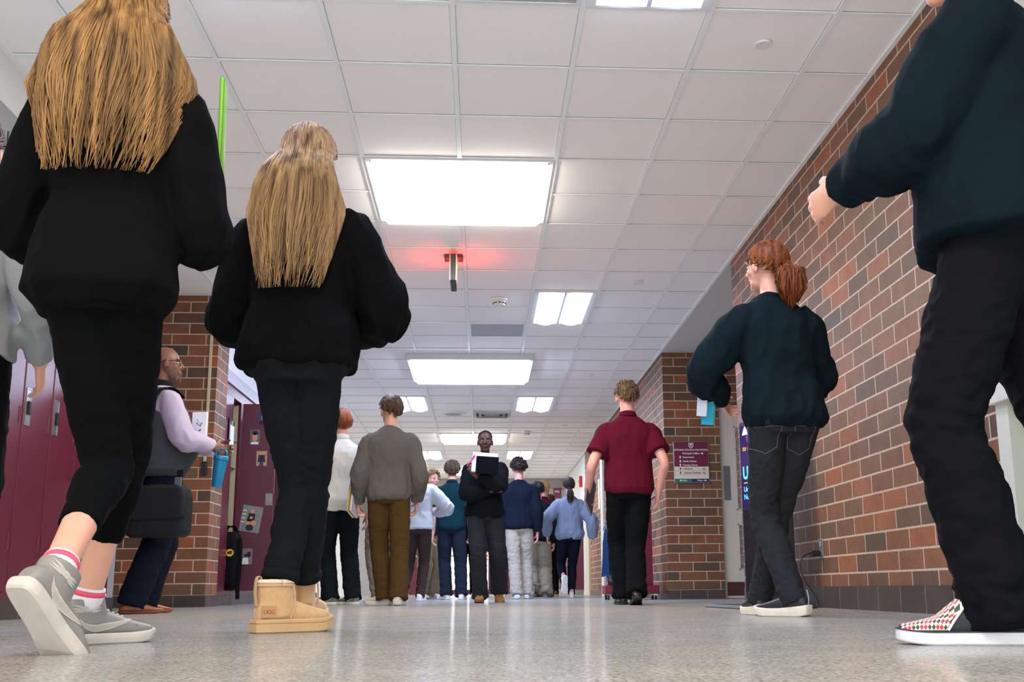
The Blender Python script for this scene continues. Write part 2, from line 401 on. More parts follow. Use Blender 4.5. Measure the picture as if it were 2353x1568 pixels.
lamp_pair(2, 17, 'twin lens ceiling light right of the louvred air diffuser')
lamp_pair(-1, 27, 'twin lens ceiling light above the blonde student in the pale grey sweatshirt')
lamp_pair(2, 27, 'twin lens ceiling light above the curly-haired boy in navy')
lamp_big(0, 2, -8, -6, 'large square ceiling light behind the camera', EM_WARM)
lamp_big(0, 2, -13, -11, 'second large square ceiling light behind the camera', EM_WARM)

PERF = mat('perforated_panel', (168, 168, 172), .6, var=.3, scale=420)
def perf(c, r, label):
    t = thing('air_grille', label, 'air vent', (gx(c+.5), gy(r+.5), CZ))
    obj('panel', box(-.28, .28, -.285, .285, -.003, .003), PERF, t)
    b = bmesh.new()
    for q in ((-.292, .292, -.293, -.275), (-.292, .292, .275, .293), (-.292, -.272, -.275, .275), (.272, .292, -.275, .275)): bx(b, *q, -.008, .003)
    obj('frame', b, LFRAME, t)
perf(1, 10, 'grey perforated return air panel between the twin lens light and the big surface light')
perf(1, -1, 'perforated air panel cut by the top edge of the picture')
t = thing('air_diffuser', 'square louvred air diffuser with stepped white blades', 'air vent', (gx(1.5), gy(19.5), CZ))
for k, (s, dz) in enumerate(((.29, .0), (.21, .02), (.13, .035), (.06, .045))):
    b = bmesh.new(); i = s-.05
    loft(b, [[V((x*s, y*s, -.004)) for x, y in ((-1, -1), (1, -1), (1, 1), (-1, 1))], [V((x*i, y*i, -.004-.03-dz*.2)) for x, y in ((-1, -1), (1, -1), (1, 1), (-1, 1))]], cap=False)
    bmesh.ops.solidify(b, geom=b.faces[:], thickness=.003)
    obj('blade', b, WHITEP, t)
obj('duct_face', box(-.27, .27, -.27, .27, -.003, .002), mat('duct_dark', (60, 60, 62), .8), t)
t = thing('ceiling_speaker', 'round white ceiling loudspeaker left of the louvred diffuser', 'speaker', (gx(.52), gy(19.5), CZ))
obj('rim', cyl(bmesh.new(), (0, 0, -.004), .18, .014, 40), WHITEP, t, smooth=False); obj('grille', cyl(bmesh.new(), (0, 0, -.013), .13, .006, 40), PERF, t)
for c, r, l in ((3.54, .5, 'round flat sprinkler cover beside the dark shirt at upper right, nearest of its row'), (3.51, 7.5, 'round flat sprinkler cover right of the nearest twin lens light'),
                (3.51, 14.45, 'round flat sprinkler cover right of the surface mounted light'), (3.51, 21.5, 'round flat sprinkler cover above the maroon shirt boy, third gap from the far end'),
                (3.54, 28.5, 'round flat sprinkler cover farthest down the right side'), (-1.48, 14.45, 'round flat sprinkler cover above the red-haired boy')):
    o = obj('sprinkler_cover', cyl(bmesh.new(), (0, 0, -.004), .042, .012, 32), WHITEP); o.location = (gx(c), gy(r), CZ); tag(o, l, 'sprinkler cover')
def smoke(x, y, label, s=1):
    t = thing('smoke_detector', label, 'smoke detector', (x, y, CZ))
    cyl_ = cyl(bmesh.new(), (0, 0, -.012*s), .075*s, .024*s, 32, .078*s); obj('base', cyl_, WHITEP, t)
    obj('cap', cyl(bmesh.new(), (0, 0, -.045*s), .05*s, .04*s, 32, .062*s), WHITEP, t)
    b = bmesh.new()
    for k in range(10):
        a = k*PI/5; bx(b, -.012*s, .012*s, .056*s, .062*s, -.05*s, -.042*s, M=Matrix.Rotation(a, 4, 'Z'))
    each('slot', b, BLACKP, t)
smoke(.16, 9.72, 'white smoke detector with dark slots below the exit sign')
smoke(gx(2.52), gy(22.7), 'small white smoke detector right of the carried books, farther down the corridor', .9)

# exit sign seen edge-on
t = thing('exit_sign', 'hanging exit sign seen edge on with red glowing letters', 'exit sign', (-.235, 8.42, CZ))
obj('canopy', box(-.075, .075, -.06, .06, -.03, -.001, .004), BLACKP, t)
hs = obj('housing', box(-.024, .024, -.17, .17, -.25, -.03, .004), BLACKP, t)
b = bmesh.new()
for s in (-1, 1): bx(b, s*.0245-.003, s*.0245+.003, -.172, -.166, -.25, -.03)
each('edge_trim', b, mat('brass', (190, 176, 140), .3, .8), hs)
RED = mat('red_letters', (255, 40, 30), .5, var=0, emit=14)
for s, F in ((1, FACE_PX), (-1, FACE_NX)):
    text('letters', 'EXIT', .17, RED, t, AT(V((s*.025, 0, -.135)), F), .001, 'CENTER', .004)
    obj('added_glow_strip', box(s*.027-.002, s*.027+.002, -.15, .15, -.045, -.034), RED, t)  # emissive strip added under the ceiling to give the sign's red glow

# ------------------------------------------------------------------ lockers
def locker(y0, y1, xf, label, group=None, z1=2.05, ztop=1.93, open_deg=None, side=1, depth=.42, handle=True, face=1, name='locker'):
    """face=+1: front looks to +X (left wall), -1: front looks to -X"""
    t = thing(name, label, 'locker', (xf, (y0+y1)/2, 0), 0, group)
    h = (y1-y0)/2; f = face
    def B(b, xa, xb, *r, **k): return bx(b, min(f*xa, f*xb), max(f*xa, f*xb), *r, **k)
    b = bmesh.new()
    if open_deg is None: B(b, -depth, -.02, -h, h, .102, z1)
    else:
        for q in ((-h, -h+.012, .102, z1), (h-.012, h, .102, z1)): B(b, -depth, -.02, *q)
        B(b, -depth, -depth+.012, -h, h, .102, z1); B(b, -depth, -.02, -h, h, .102, .125); B(b, -depth, -.02, -h, h, ztop+.01, z1)
    for q in ((-h, -h+.02, .102, z1), (h-.02, h, .102, z1), (-h+.02, h-.02, .102, .14), (-h+.02, h-.02, ztop, z1)): B(b, -.02, 0, *q)
    obj('body', b, MAROON if open_deg is None else [MAROON], t)
    W = 2*h-.046
    dr = bpy.data.objects.new('door', mesh_of(B(bmesh.new(), *((-.014, .004) if open_deg is None else (-.004, .014)), 0, W, .143, ztop-.003, bev=.003), 'door')); C.objects.link(dr)
    dr.data.materials.append(MAROON if open_deg is None else MAROON_IN); dr.parent = t
    if open_deg is None: dr.location = (0, -h+.023, 0)
    else:
        # hinged on the far side, swung out into the corridor
        dr.location = (.016, h-.004, 0); dr.rotation_euler = (0, 0, PI+R(open_deg))
    b = bmesh.new()
    for z in (.35, 1.0, 1.65): tube(b, [V((f*.004, W+.006, z)), V((f*.004, W+.006, z+.09))], .006, 8)
    each('hinge', b, MAROON, dr)
    if handle:
        b = bmesh.new(); hy = .055
        for q in ((hy-.032, hy-.026, 1.0, 1.2), (hy+.026, hy+.032, 1.0, 1.2), (hy-.026, hy+.026, 1.0, 1.006), (hy-.026, hy+.026, 1.194, 1.2)): B(b, .002, .008, *q)
        B(b, .0035, .0055, hy-.026, hy+.026, 1.006, 1.194)
        hp = obj('handle_recess', b, STEEL, dr)
        b = bmesh.new(); B(b, .005, .02, hy-.012, hy+.012, 1.06, 1.13, bev=.003); obj('latch', b, BLACKP, hp)
    return t, dr
ys = [4.54, 4.92, 5.30, 5.68, 6.06, 6.44, 6.82, 7.19]
ll = ['closed maroon locker just outside the left edge of the picture', 'closed maroon locker beside the one cut by the left edge',
      'closed maroon locker cut by the left edge of the picture', 'closed maroon locker left of the locker with the visible steel handle recess', 'closed maroon locker with steel handle recess, left of the striding student\'s dark trousers',
      'closed maroon locker behind the dark trousers of the striding student', 'closed maroon locker at the alcove end of the near bank']
for k in range(7): locker(ys[k], ys[k+1], XL, ll[k])
o = obj('locker_filler', box(XL-.3, XL, 7.192, YL1-.122, .102, 2.05), MAROON); tag(o, 'narrow maroon filler panel at the end of the near lockers', 'filler panel')
XF = -2.455
INNER = mat('locker_inner', (176, 168, 132), .6)
locker(10.13, 10.63, XF, 'closed maroon locker beside the brick pillar with a clipboard hung on it', z1=2.12, ztop=2.02)
tl, dl = locker(10.63, 11.02, XF, 'open maroon locker with photos taped inside its door and a backpack inside', z1=2.12, ztop=2.02, open_deg=90, handle=False)
b = bmesh.new()
for z in (1.35, 1.62): bx(b, -.40, -.03, -.175, .175, z, z+.018)
bx(b, -.405, -.402, -.18, .18, .13, 2.0); bx(b, -.40, -.03, .178, .1815, .13, 2.0)
each('shelf', b, INNER, tl)
# latch plate on the inside of the open door, bottom edge
b = box(.014, .019, .265, .335, .98, 1.1); lp = obj('latch_plate', b, STEEL, dl)
obj('latch_knob', cyl(bmesh.new(), (.024, .297, 1.035), .017, .012, 20, axis='X'), STEEL, lp)
locker(11.02, 11.44, XF, 'closed maroon locker behind the open photo covered door', z1=2.12, ztop=2.02)
locker(11.44, 11.86, XF, 'second open locker, its door edge showing beside the tan boots student\'s leg', z1=2.12, ztop=2.02, open_deg=91)
for k in range(6):
    locker(11.86+.4*k, 12.26+.4*k, XF, 'closed maroon locker hidden behind the group of boys on the left', 'closed lockers behind the boys', z1=2.12, ztop=2.02)
o = obj('locker_top_panel', box(XF-.001, XF+.02, YPL+.425, 14.3, 2.12, 2.24), mat('mauve_panel', (186, 178, 190), .4)); tag(o, 'pale sloping top panel above the far left lockers', 'panel')
o = obj('locker_side_filler', box(XF-.3, XF, YPL+.422, 10.128, .102, 2.12), MAROON); tag(o, 'maroon filler strip between brick pillar and far lockers', 'filler panel')
for k in range(8):
    locker(22.0+.5*k, 22.5+.5*k, XR-.2, 'closed maroon locker in the far bank beyond the pale sweatshirt girl', 'far right lockers', z1=1.5, ztop=1.42, face=-1, depth=.2)

# the photos on the open door (inner face looks to -Y)
def photo(x, z, wd, ht, tilt, bgc, label, parts, y=11.0005, group=None):
    t = thing('photo_print', label, 'photo', (x, y, z), 0)
    M0 = Matrix.Rotation(R(tilt), 4, 'Y')
    t.rotation_euler = (0, R(tilt), 0)
    obj('paper', box(-wd/2, wd/2, -.0005, .001, -ht/2, ht/2), mat('print_'+bgc[0], bgc[1], .35, var=.3, scale=40), t)
    for nm, mt_, sh in parts:
        b = bmesh.new()
        for kind, cx, cz, a, c_ in sh:
            n = 20 if kind == 'e' else 4
            if kind == 'e': pts = [(cx*wd+a*wd*math.cos(i*2*PI/n), cz*ht+c_*ht*math.sin(i*2*PI/n)) for i in range(n)]
            else: pts = [((cx-a)*wd, (cz-c_)*ht), ((cx+a)*wd, (cz-c_)*ht), ((cx+a*.8)*wd, (cz+c_)*ht), ((cx-a*.8)*wd, (cz+c_)*ht)]
            pts = [(max(-wd/2, min(wd/2, p)), max(-ht/2, min(ht/2, q))) for p, q in pts]
            poly_prism(b, pts, AT(V((0, -.0006, 0)), FACE_Y), .0006+.0004*len(b.verts)/40)
        obj(nm, b, mt_, t)
SK = mat('print_skin', (196, 140, 112), .4); DK = mat('print_dark', (30, 30, 34), .4); WH = mat('print_white', (220, 220, 220), .4); BL = mat('print_blue', (40, 60, 110), .4)
photo(-2.225, 1.875, .105, .14, 0, ('blue', (48, 66, 120)), 'photo of a grinning short-haired person, topmost on the open locker door', [('shirt', DK, [('q', 0, -.38, .45, .14)]), ('face', SK, [('e', 0, .05, .26, .28)]), ('hair', mat('print_hair', (80, 60, 46), .4), [('e', 0, .28, .24, .1)])])
photo(-2.307, 1.675, .10, .15, 0, ('grey', (96, 96, 100)), 'photo of a person in a backwards cap, second from top on the open door', [('shirt', WH, [('q', 0, -.42, .4, .08)]), ('face', SK, [('e', 0, -.02, .27, .3)]), ('cap', DK, [('e', 0, .28, .3, .14)])])
photo(-2.23, 1.455, .105, .15, 0, ('tan', (170, 140, 110)), 'photo of a standing person in a black shirt, under the cap photo', [('trousers', BL, [('q', 0, -.36, .2, .14)]), ('shirt', DK, [('q', 0, 0, .36, .24)]), ('face', SK, [('e', 0, .33, .1, .1)])])
photo(-2.307, .845, .20, .26, 9, ('steps', (128, 130, 128)), 'large tilted photo of a person crouching on steps', [('legs', SK, [('e', -.14, -.14, .14, .1), ('e', .16, -.14, .14, .1)]), ('shirt', DK, [('q', 0, .06, .2, .16), ('e', 0, -.34, .2, .12)]), ('face', SK, [('e', 0, .3, .09, .09), ('e', 0, .05, .08, .05)]), ('stripe', WH, [('q', -.38, .3, .1, .02), ('q', -.38, .15, .1, .02), ('q', -.4, 0, .09, .02), ('q', -.4, -.15, .08, .02)])])
photo(-2.333, .475, .11, .155, 0, ('mauve', (128, 112, 112)), 'small photo of a person in a white top, lowest on the open door', [('shirt', WH, [('q', -.1, -.3, .3, .2)]), ('hair', DK, [('e', .2, .12, .18, .18), ('e', -.1, .05, .14, .1)]), ('face', SK, [('e', -.1, 0, .1, .1)])])

# clipboard on the closed door beside the pillar
t = thing('clipboard', 'clipboard with white papers hung on the closed locker by the pillar', 'clipboard', (XF+.012, 10.52, 1.66))
obj('board', box(.0, .006, -.08, .08, -.17, .13, .002), BLACKP, t)
obj('paper', box(.006, .02, -.072, .072, -.2, .06, .004), mat('paper', (236, 238, 246), .5, var=.01), t)
obj('clip', box(.004, .03, -.04, .04, .06, .1, .004), CHROME, t)
o = obj('hasp_label', box(XF+.004, XF+.007, 10.2, 10.25, 1.05, 1.2), mat('paper', (236, 238, 246), .5)); tag(o, 'small white sticker on the closed locker by the pillar', 'sticker')

# backpack in the open locker
def bag_body(b, hx, hy, hz, e=.35):
    rings = []
    for k in range(9):
        a = -1+2*k/8; s = (1-abs(a)**4)**.5*.25+.75 if abs(a) < 1 else .7
        rings.append([V((hx*s*math.copysign(abs(math.cos(q))**.6, math.cos(q)), hy*s*math.copysign(abs(math.sin(q))**.6, math.sin(q)), hz*a)) for q in [i*2*PI/20 for i in range(20)]])
    loft(b, rings)
NYLON = cloth('black_nylon', (26, 28, 32), .6)
t = thing('backpack', 'black backpack with yellow round emblem in the open locker', 'backpack', (-2.455, 10.82, .14))
b = bmesh.new(); bag_body(b, .13, .12, .28); bmesh.ops.translate(b, vec=(-.02, 0, .285), verts=b.verts); me = vox(b, .012, 4); o = obj('main_bag', me, NYLON, t, smooth=True)
b = bmesh.new(); bag_body(b, .10, .05, .17); bmesh.ops.translate(b, vec=(0, -.10, .22), verts=b.verts); obj('front_pocket', vox(b, .01, 3), NYLON, t, smooth=True)
b = bmesh.new(); tube(b, [V((-.06, .0, .56)), V((-.03, -.02, .62)), V((.03, -.02, .62)), V((.06, 0, .56))], (.02, .006), 8); obj('grab_loop', b, NYLON, t)
b = bmesh.new(); tube(b, [V((.10, -.08, .5)), V((.125, -.12, .3)), V((.11, -.12, .08)), V((.12, -.13, -.08))], [(.02, .004)]*4, 8, V((1, 0, 0))); obj('strap', b, NYLON, t)
e = obj('emblem', cyl(bmesh.new(), (.03, -.15, .36), .036, .006, 28, axis='Y'), mat('yellow_print', (240, 190, 30), .5), t)
b = bmesh.new(); poly_prism(b, [(-.026, -.012), (.02, -.014), (.024, -.004), (.004, -.002), (.03, .006), (.022, .014), (.0, .016), (-.012, .008), (-.018, .014), (-.024, .004)], AT(V((.03, -.1535, .362)), FACE_Y), .001); obj('emblem_bird', b, BLACKP, e)
b = bmesh.new(); bag_body(b, .07, .1, .2); bmesh.ops.translate(b, vec=(-.2, .05, .0), verts=b.verts)
o = obj('jacket', vox(b, .012, 3), cloth('blue_jacket', (30, 50, 120)), smooth=True); o.location = (-2.45, 10.86, 1.02); tag(o, 'blue jacket hanging inside the open locker above the backpack', 'jacket')

# ------------------------------------------------------------------ brick pillar fittings
t = thing('conduit', 'tan vertical cable conduit on the brick pillar', 'conduit', (-2.462, YPL, 1.2))
obj('channel', box(-.012, .012, -.022, 0, .07, 1.603, .003), TAN, t); obj('outlet_box', box(-.02, .025, -.04, 0, -.05, .07, .004), BLACKP, t)
t = thing('thermostat', 'small cream thermostat on the brick pillar behind the man\'s head', 'thermostat', (-2.85, YPL, 2.24))
obj('cover', box(-.05, .05, -.03, 0, -.06, .06, .006), CREAM, t); obj('dial', box(-.03, .03, -.033, -.03, .0, .03), STEEL, t)
t = thing('wall_notice', 'grey wall notice with handwritten letters above the near lockers', 'notice', (XL, 5.3, 2.38))
obj('sheet', box(0, .004, -.35, .75, -.14, .16), mat('grey_paper', (150, 150, 146), .8), t)
text('letters', 'Jer', .17, BLACKP, t, AT(V((.005, -.09, -.02)), FACE_PX), .001)

# ------------------------------------------------------------------ directory sign on the brick column
t = thing('directory_sign', 'maroon and cream school directory sign on the brick column', 'sign', (2.38, YC-.012, 1.527))
SM = mat('sign_maroon', (112, 40, 66), .3, var=.02); SCR = mat('sign_cream', (226, 212, 194), .4, var=.01); SG = mat('sign_green', (44, 112, 100), .35); SN = mat('sign_navy', (38, 52, 108), .35)
SW = mat('sign_white', (240, 236, 232), .4, var=0); SB = mat('sign_black', (70, 62, 60), .4)
obj('frame', box(-.203, .203, -.006, .012, -.237, .237, .003), STEEL, t)
def face(nm, x0, x1, z0, z1, mt_): return obj(nm, box(x0, x1, -.009, -.005, z0, z1), mt_, t)
face('maroon_panel', -.195, .195, -.052, .229, SM); face('cream_panel', -.195, .195, -.19, -.052, SCR); face('east_panel', -.195, 0, -.23, -.19, SG); face('west_panel', 0, .195, -.23, -.19, SN)
def st(nm, s, x, z, size, mt_=SW, al='LEFT', bold=.0004, xs=1.): text(nm, s, size, mt_, t, AT(V((x, -.0095, z)), FACE_Y), .0006, al, bold, xs)
st('school_name', 'DOWLING CATHOLIC HIGH SCHOOL', 0, .138, .0265, SW, 'CENTER', .0004, .87)
for s, x, z, m_ in (("Principal's Office", -.10, .098, SW), ('Restrooms', -.10, .055, SW), ('Media Center', -.10, .009, SW), ('Campus Store', -.10, -.034, SW), ('Cafeteria', -.095, -.077, SB), ('Athletic Facilities', -.09, -.124, SB)):
    st('line', s, x, z, .029, m_)
for z in (-.077, -.124): st('wing_note', 'South\nWing', .125, z, .015, SB, bold=.0004)
st('east_word', 'East', -.10, -.21, .027); st('west_word', 'West', .06, -.21, .027)
def arrow(x, z, ang, m_):
    b = bmesh.new(); s = .8
    poly_prism(b, [(p*s, q*s) for p, q in ((-.006, -.02), (.006, -.02), (.006, .002), (.016, .002), (0, .022), (-.016, .002), (-.006, .002))], AT(V((x, -.0095, z)), FACE_Y) @ Matrix.Rotation(R(ang), 4, 'Z'), .0006); obj('arrow', b, m_, t)
for z, m_ in ((.055, SW), (.009, SW), (-.034, SW), (-.077, SB), (-.124, SB)): arrow(-.128, z, 0, m_)
arrow(.125, .098, -90, SW); arrow(-.125, -.21, 90, SW); arrow(.152, -.21, -90, SW)
b = bmesh.new()
for z in (-.1, -.147): bx(b, -.195, .195, -.0098, -.0088, z-.0006, z+.0006)
each('rule', b, SB, t)
def shield(s): return [(-.028*s, .03*s), (-.012*s, .026*s), (0, .03*s), (.012*s, .026*s), (.028*s, .03*s), (.026*s, -.008*s), (.012*s, -.028*s), (0, -.034*s), (-.012*s, -.028*s), (-.026*s, -.008*s)]
b = bmesh.new(); poly_prism(b, shield(1), AT(V((0, -.0092, .19)), FACE_Y), .0008); cr_ = obj('crest', b, SW, t)
b = bmesh.new(); poly_prism(b, shield(.78), AT(V((0, -.0101, .19)), FACE_Y), .0004); obj('crest_field', b, SM, cr_)
b = bmesh.new()
for a in (-40, 40): bx(b, -.003, .003, -.0108, -.0104, -.022, .022, M=AT(V((0, 0, .19)), Matrix.Rotation(R(a), 4, 'Y')))
ell(b, (0, -.0106, .2), (.008, .0006, .009), sub=2); obj('crest_charge', b, SW, cr_)

# ------------------------------------------------------------------ open door leaf by the column
d1 = obj('door_1', box(2.725, 2.90, 12.06, 12.10, .01, 2.195, .004), CREAM, kind='structure')
b = bmesh.new()
for q in ((2.9, 3.6, 1.95, 2.195), (2.9, 3.6, .83, .99), (2.9, 3.6, .01, .32), (3.55, 3.72, .01, 2.195)): bx(b, q[0], q[1], 12.062, 12.098, q[2], q[3])
obj('door_rail', b, CREAM, d1)
for z0, z1 in ((.99, 1.95), (.32, .83)):
    obj('glazing_bead', [bx(b2, *q) for b2 in [bmesh.new()] for q in ((2.895, 2.915, 12.055, 12.1, z0, z1), (2.9, 3.55, 12.055, 12.1, z0-.005, z0+.012), (2.9, 3.55, 12.055, 12.1, z1-.012, z1+.005))][0], CREAM, d1)
    obj('pane', box(2.9, 3.55, 12.078, 12.083, z0, z1), GLASS, d1)
obj('kick_plate', box(2.755, 3.70, 12.054, 12.06, .035, .185), mat('maroon_rubber', (70, 34, 34), .5), d1)
obj('push_plate', box(2.762, 2.838, 12.054, 12.06, 1.1, 1.49, .002), mat('dull_steel', (126, 128, 128), .4, .5), d1)
b = bmesh.new()
for z in (.35, 1.15, 1.95): cyl(b, (2.722, 12.056, z), .009, .11, 12)
each('hinge', b, STEEL, d1)
obj('wall_room_right', box(2.2, 4.5, 12.9, 13.0, 0, 2.9), BRICK, kind='structure')

# ------------------------------------------------------------------ digital kiosk
t = thing('information_kiosk', 'dark upright screen kiosk on a flat base beside the brick wall', 'kiosk')
DG = mat('kiosk_grey', (54, 56, 60), .4)
b = bmesh.new(); poly_prism(b, [(1.54, 6.45), (2.02, 6.47), (1.98, 7.2), (1.50, 7.24)], Matrix.Translation((0, 0, .0)), .022)
bmesh.ops.bevel(b, geom=[e for e in b.edges if all(v.co.z > .01 for v in e.verts)], offset=.015, segments=1, affect='EDGES'); obj('base_plate', b, DG, t)
pn, pf = V((1.90, 6.55, 0)), V((1.75, 7.03, 0)); dx_ = (pn-pf).normalized(); nn = V((0, 0, 1)).cross(-dx_).normalized()
if nn.x > 0: nn = -nn
KM = frame(dx_, V((0, 0, 1)), nn); KM.translation = (pn+pf)/2; hw = (pn-pf).length/2
b = box(-hw, hw, .02, 1.22, -.035, .03, .012, M=KM); bmesh.ops.recalc_face_normals(b, faces=b.faces); obj('cabinet', b, DG, t)
sc_ = obj('screen', box(-hw+.02, hw-.012, .64, 1.185, .03, .034, M=KM), mat('screen_purple', (40, 26, 78), .12, var=.0, emit=.25), t)
obj('glossy_front', box(-hw+.02, hw-.012, .06, .63, .03, .033, M=KM), mat('gloss_black', (36, 38, 46), .08), t)
b = bmesh.new(); poly_prism(b, [(-.16, 1.10), (-.13, 1.18), (.12, 1.18), (.02, .80)], KM @ Matrix.Translation((0, 0, .0341)), .0006); obj('screen_ribbon', b, mat('screen_plum', (88, 52, 112), .15, var=0, emit=.25), sc_)
def kt(nm, s, x, z, size, rgb, e, xs=1, bold=0): text(nm, s, size, mat('screen_'+nm, rgb, .4, var=0, emit=e), sc_, KM @ Matrix.Translation((x, z, .0349)), .0004, 'LEFT', bold, xs)
kt('tagline', 'to a unity and apply !', -.20, 1.03, .05, (220, 170, 40), .5)
kt('acronym', 'UNI', -.21, .865, .115, (60, 200, 240), 1.2, .85, .003)
kt('university_name', 'University of\nNorthern Iowa', -.205, .735, .05, (70, 190, 240), 1.0)
obj('dash', box(-.2, -.13, .80, .806, .0345, .0352, M=KM), mat('screen_tagline', (220, 170, 40), .4), sc_)
b = bmesh.new(); poly_prism(b, [(-.2, 1.12), (-.13, 1.12), (-.14, 1.15), (-.165, 1.18), (-.185, 1.15)], KM @ Matrix.Translation((0, 0, .0349)), .0004); obj('screen_peak', b, mat('screen_pale', (200, 210, 225), .4, var=0, emit=.5), sc_)
# outlet, plug and cord
t = thing('wall_outlet', 'steel power outlet plate low on the brick wall', 'outlet', (XR, 6.47, .355))
obj('plate', box(-.006, 0, -.036, .036, -.06, .06, .002), STEEL, t)
b = bmesh.new()
for z in (-.028, .028): cyl(b, (-.007, 0, z), .017, .004, 20, axis='X')
each('socket', b, mat('grey_plastic', (150, 152, 156), .5), t)
t = thing('power_cord', 'black power cord looping from the outlet down to the kiosk base', 'cord')
obj('plug', box(2.0, 2.058, 6.452, 6.488, .308, .345, .006), BLACKP, t)
pts = [(2.02, 6.47, .327), (1.985, 6.47, .326), (1.94, 6.46, .30), (1.925, 6.45, .24), (1.945, 6.44, .17), (1.985, 6.43, .10), (2.01, 6.42, .05), (2.0, 6.41, .012), (1.96, 6.41, .006), (1.93, 6.43, .012), (1.90, 6.47, .034), (1.89, 6.52, .042)]
def smooth_pts(p, n=6):
    p = [V(q) for q in p]; out = []
    for i in range(len(p)-1):
        a, b_, c, d = p[max(i-1, 0)], p[i], p[i+1], p[min(i+2, len(p)-1)]
        for k in range(n):
            s = k/n; out.append(.5*((2*b_)+(c-a)*s+(2*a-5*b_+4*c-d)*s*s+(3*b_-a-3*c+d)*s**3))
    return out+[p[-1]]
b = bmesh.new(); tube(b, smooth_pts(pts), .0042, 8); obj('cable', b, BLACKP, t, smooth=True)

# ------------------------------------------------------------------ rolling clothes stand
RK = mat('maroon_powdercoat', (122, 24, 54), .4)
t = thing('clothes_stand', 'maroon rolling clothes stand by the brick wall', 'clothes rack', (1.71, 12.42, 0))
obj('base', box(-.31, .31, -.16, .16, .06, .16, .01), RK, t)
obj('panel', box(.14, .26, -.03, .03, .16, 1.36, .006), RK, t); obj('back_board', box(-.26, .14, .0, .02, .16, 1.36), RK, t)
b = bmesh.new(); tube(b, [V((-.29, -.10, .86)), V((.1, -.10, .86)), V((.1, .0, .86))], .009, 10); obj('rail', b, CHROME, t)
for x in (-.27, 0, .27):
    for y in (-.12, .12):
        c_ = obj('caster', cyl(bmesh.new(), (x, y, .026), .026, .022, 20, axis='X'), BLACKP, t); obj('caster_fork', box(x-.016, x+.016, y-.01, y+.014, .03, .062), CHROME, c_)
def garment(x, y, z, wd, ht, rgb, nm, label, ph):
    b = bmesh.new(); nx, nz = 22, 16; gr = []
    for j in range(nz+1):
        v_ = j/nz; row = []
        wloc = wd*(.35+.65*min(1, v_*4))*(1+.12*v_)
        for i in range(nx+1):
            u_ = i/nx-.5
            row.append(b.verts.new((u_*wloc*.22+.02*math.sin(u_*17+ph+v_*2)*v_, u_*wloc, -ht*v_+.035*(abs(u_)*-2)*(1-v_)+.01*math.sin(u_*9+ph)*v_)))
        gr.append(row)
    for j in range(nz):
        for i in range(nx): b.faces.new((gr[j][i], gr[j+1][i], gr[j+1][i+1], gr[j][i+1]))
    bmesh.ops.solidify(b, geom=b.faces[:], thickness=.025)
    o = thing(nm, label, 'clothing', (x, y, z), R(18), 'clothes on the rolling stand')
    obj('cloth', b, cloth('garment_'+nm+str(ph), rgb), o, smooth=True)
    h = bmesh.new(); tube(h, smooth_pts([(0, -wd*.17, -.03), (0, 0, .02), (0, wd*.17, -.03)]), .006, 8); tube(h, smooth_pts([(0, 0, .02), (0, .0, .05), (0, .018, .06), (0, .022, .045)]), .003, 8); obj('hanger', h, mat('blue_hanger', (40, 110, 170), .3), o)
for k, (x, ht, rgb, nm, lb) in enumerate(((1.42, .55, (60, 100, 160), 'shirt', 'blue shirt, leftmost on the rolling stand'), (1.475, .62, (186, 192, 214), 'shirt', 'pale patterned shirt hanging on the rolling stand'), (1.53, .45, (30, 38, 48), 'jacket', 'dark short jacket in the middle of the rolling stand'), (1.58, .6, (70, 100, 156), 'shirt', 'denim blue shirt hanging right of the dark jacket'), (1.63, .58, (220, 220, 226), 'shirt', 'white shirt hanging nearest the stand\'s post'), (1.68, .62, (26, 34, 56), 'jacket', 'navy jacket hanging against the stand\'s post'))):
    garment(x, 12.30, .815, .34, ht, rgb, nm, lb, k)

# ------------------------------------------------------------------ far right wall bits
obj('trim_4', box(XR-.03, XR+.012, 20.5, 21.2, 0, 1.95), TAN, kind='structure')
obj('trim_5', box(XR-.02, XR+.012, 18.1, 18.45, 0, 2.8), mat('white_trim', (220, 222, 224), .5), kind='structure')
t = thing('fire_alarm', 'red fire alarm with white strobe on the far white wall', 'fire alarm', (XR+.012, 22.1, 2.3)); obj('housing', box(-.06, 0, -.07, .07, -.11, .11, .006), mat('alarm_red', (196, 30, 26), .4), t); obj('strobe', box(-.1, -.06, .0, .05, -.03, .03, .008), WHITEP, t)
t = thing('wall_box', 'small white control box beside the tan door frame', 'switch', (XR+.01, 19.9, 1.38)); obj('cover', box(-.05, 0, -.08, .08, -.08, .08, .01), WHITEP, t); obj('button', box(-.055, -.05, -.03, .03, -.03, .03), STEEL, t)
t = thing('wall_plaque', 'narrow white plaque on the far brick wall', 'plaque', (XR+.01, 18.75, 1.75)); obj('board', box(-.02, 0, -.12, .12, -.26, .26), WHITEP, t)
t = thing('hall_sign', 'small maroon hanging sign at the far end of the corridor', 'sign', (1.87, 26.38, 2.44)); obj('board', box(-.1, .1, -.018, .018, -.13, .12), mat('sign_maroon', (112, 40, 66), .3), t); text('letters', 'MA', .085, SW, t, AT(V((-.07, -.019, .03)), FACE_Y), .001)

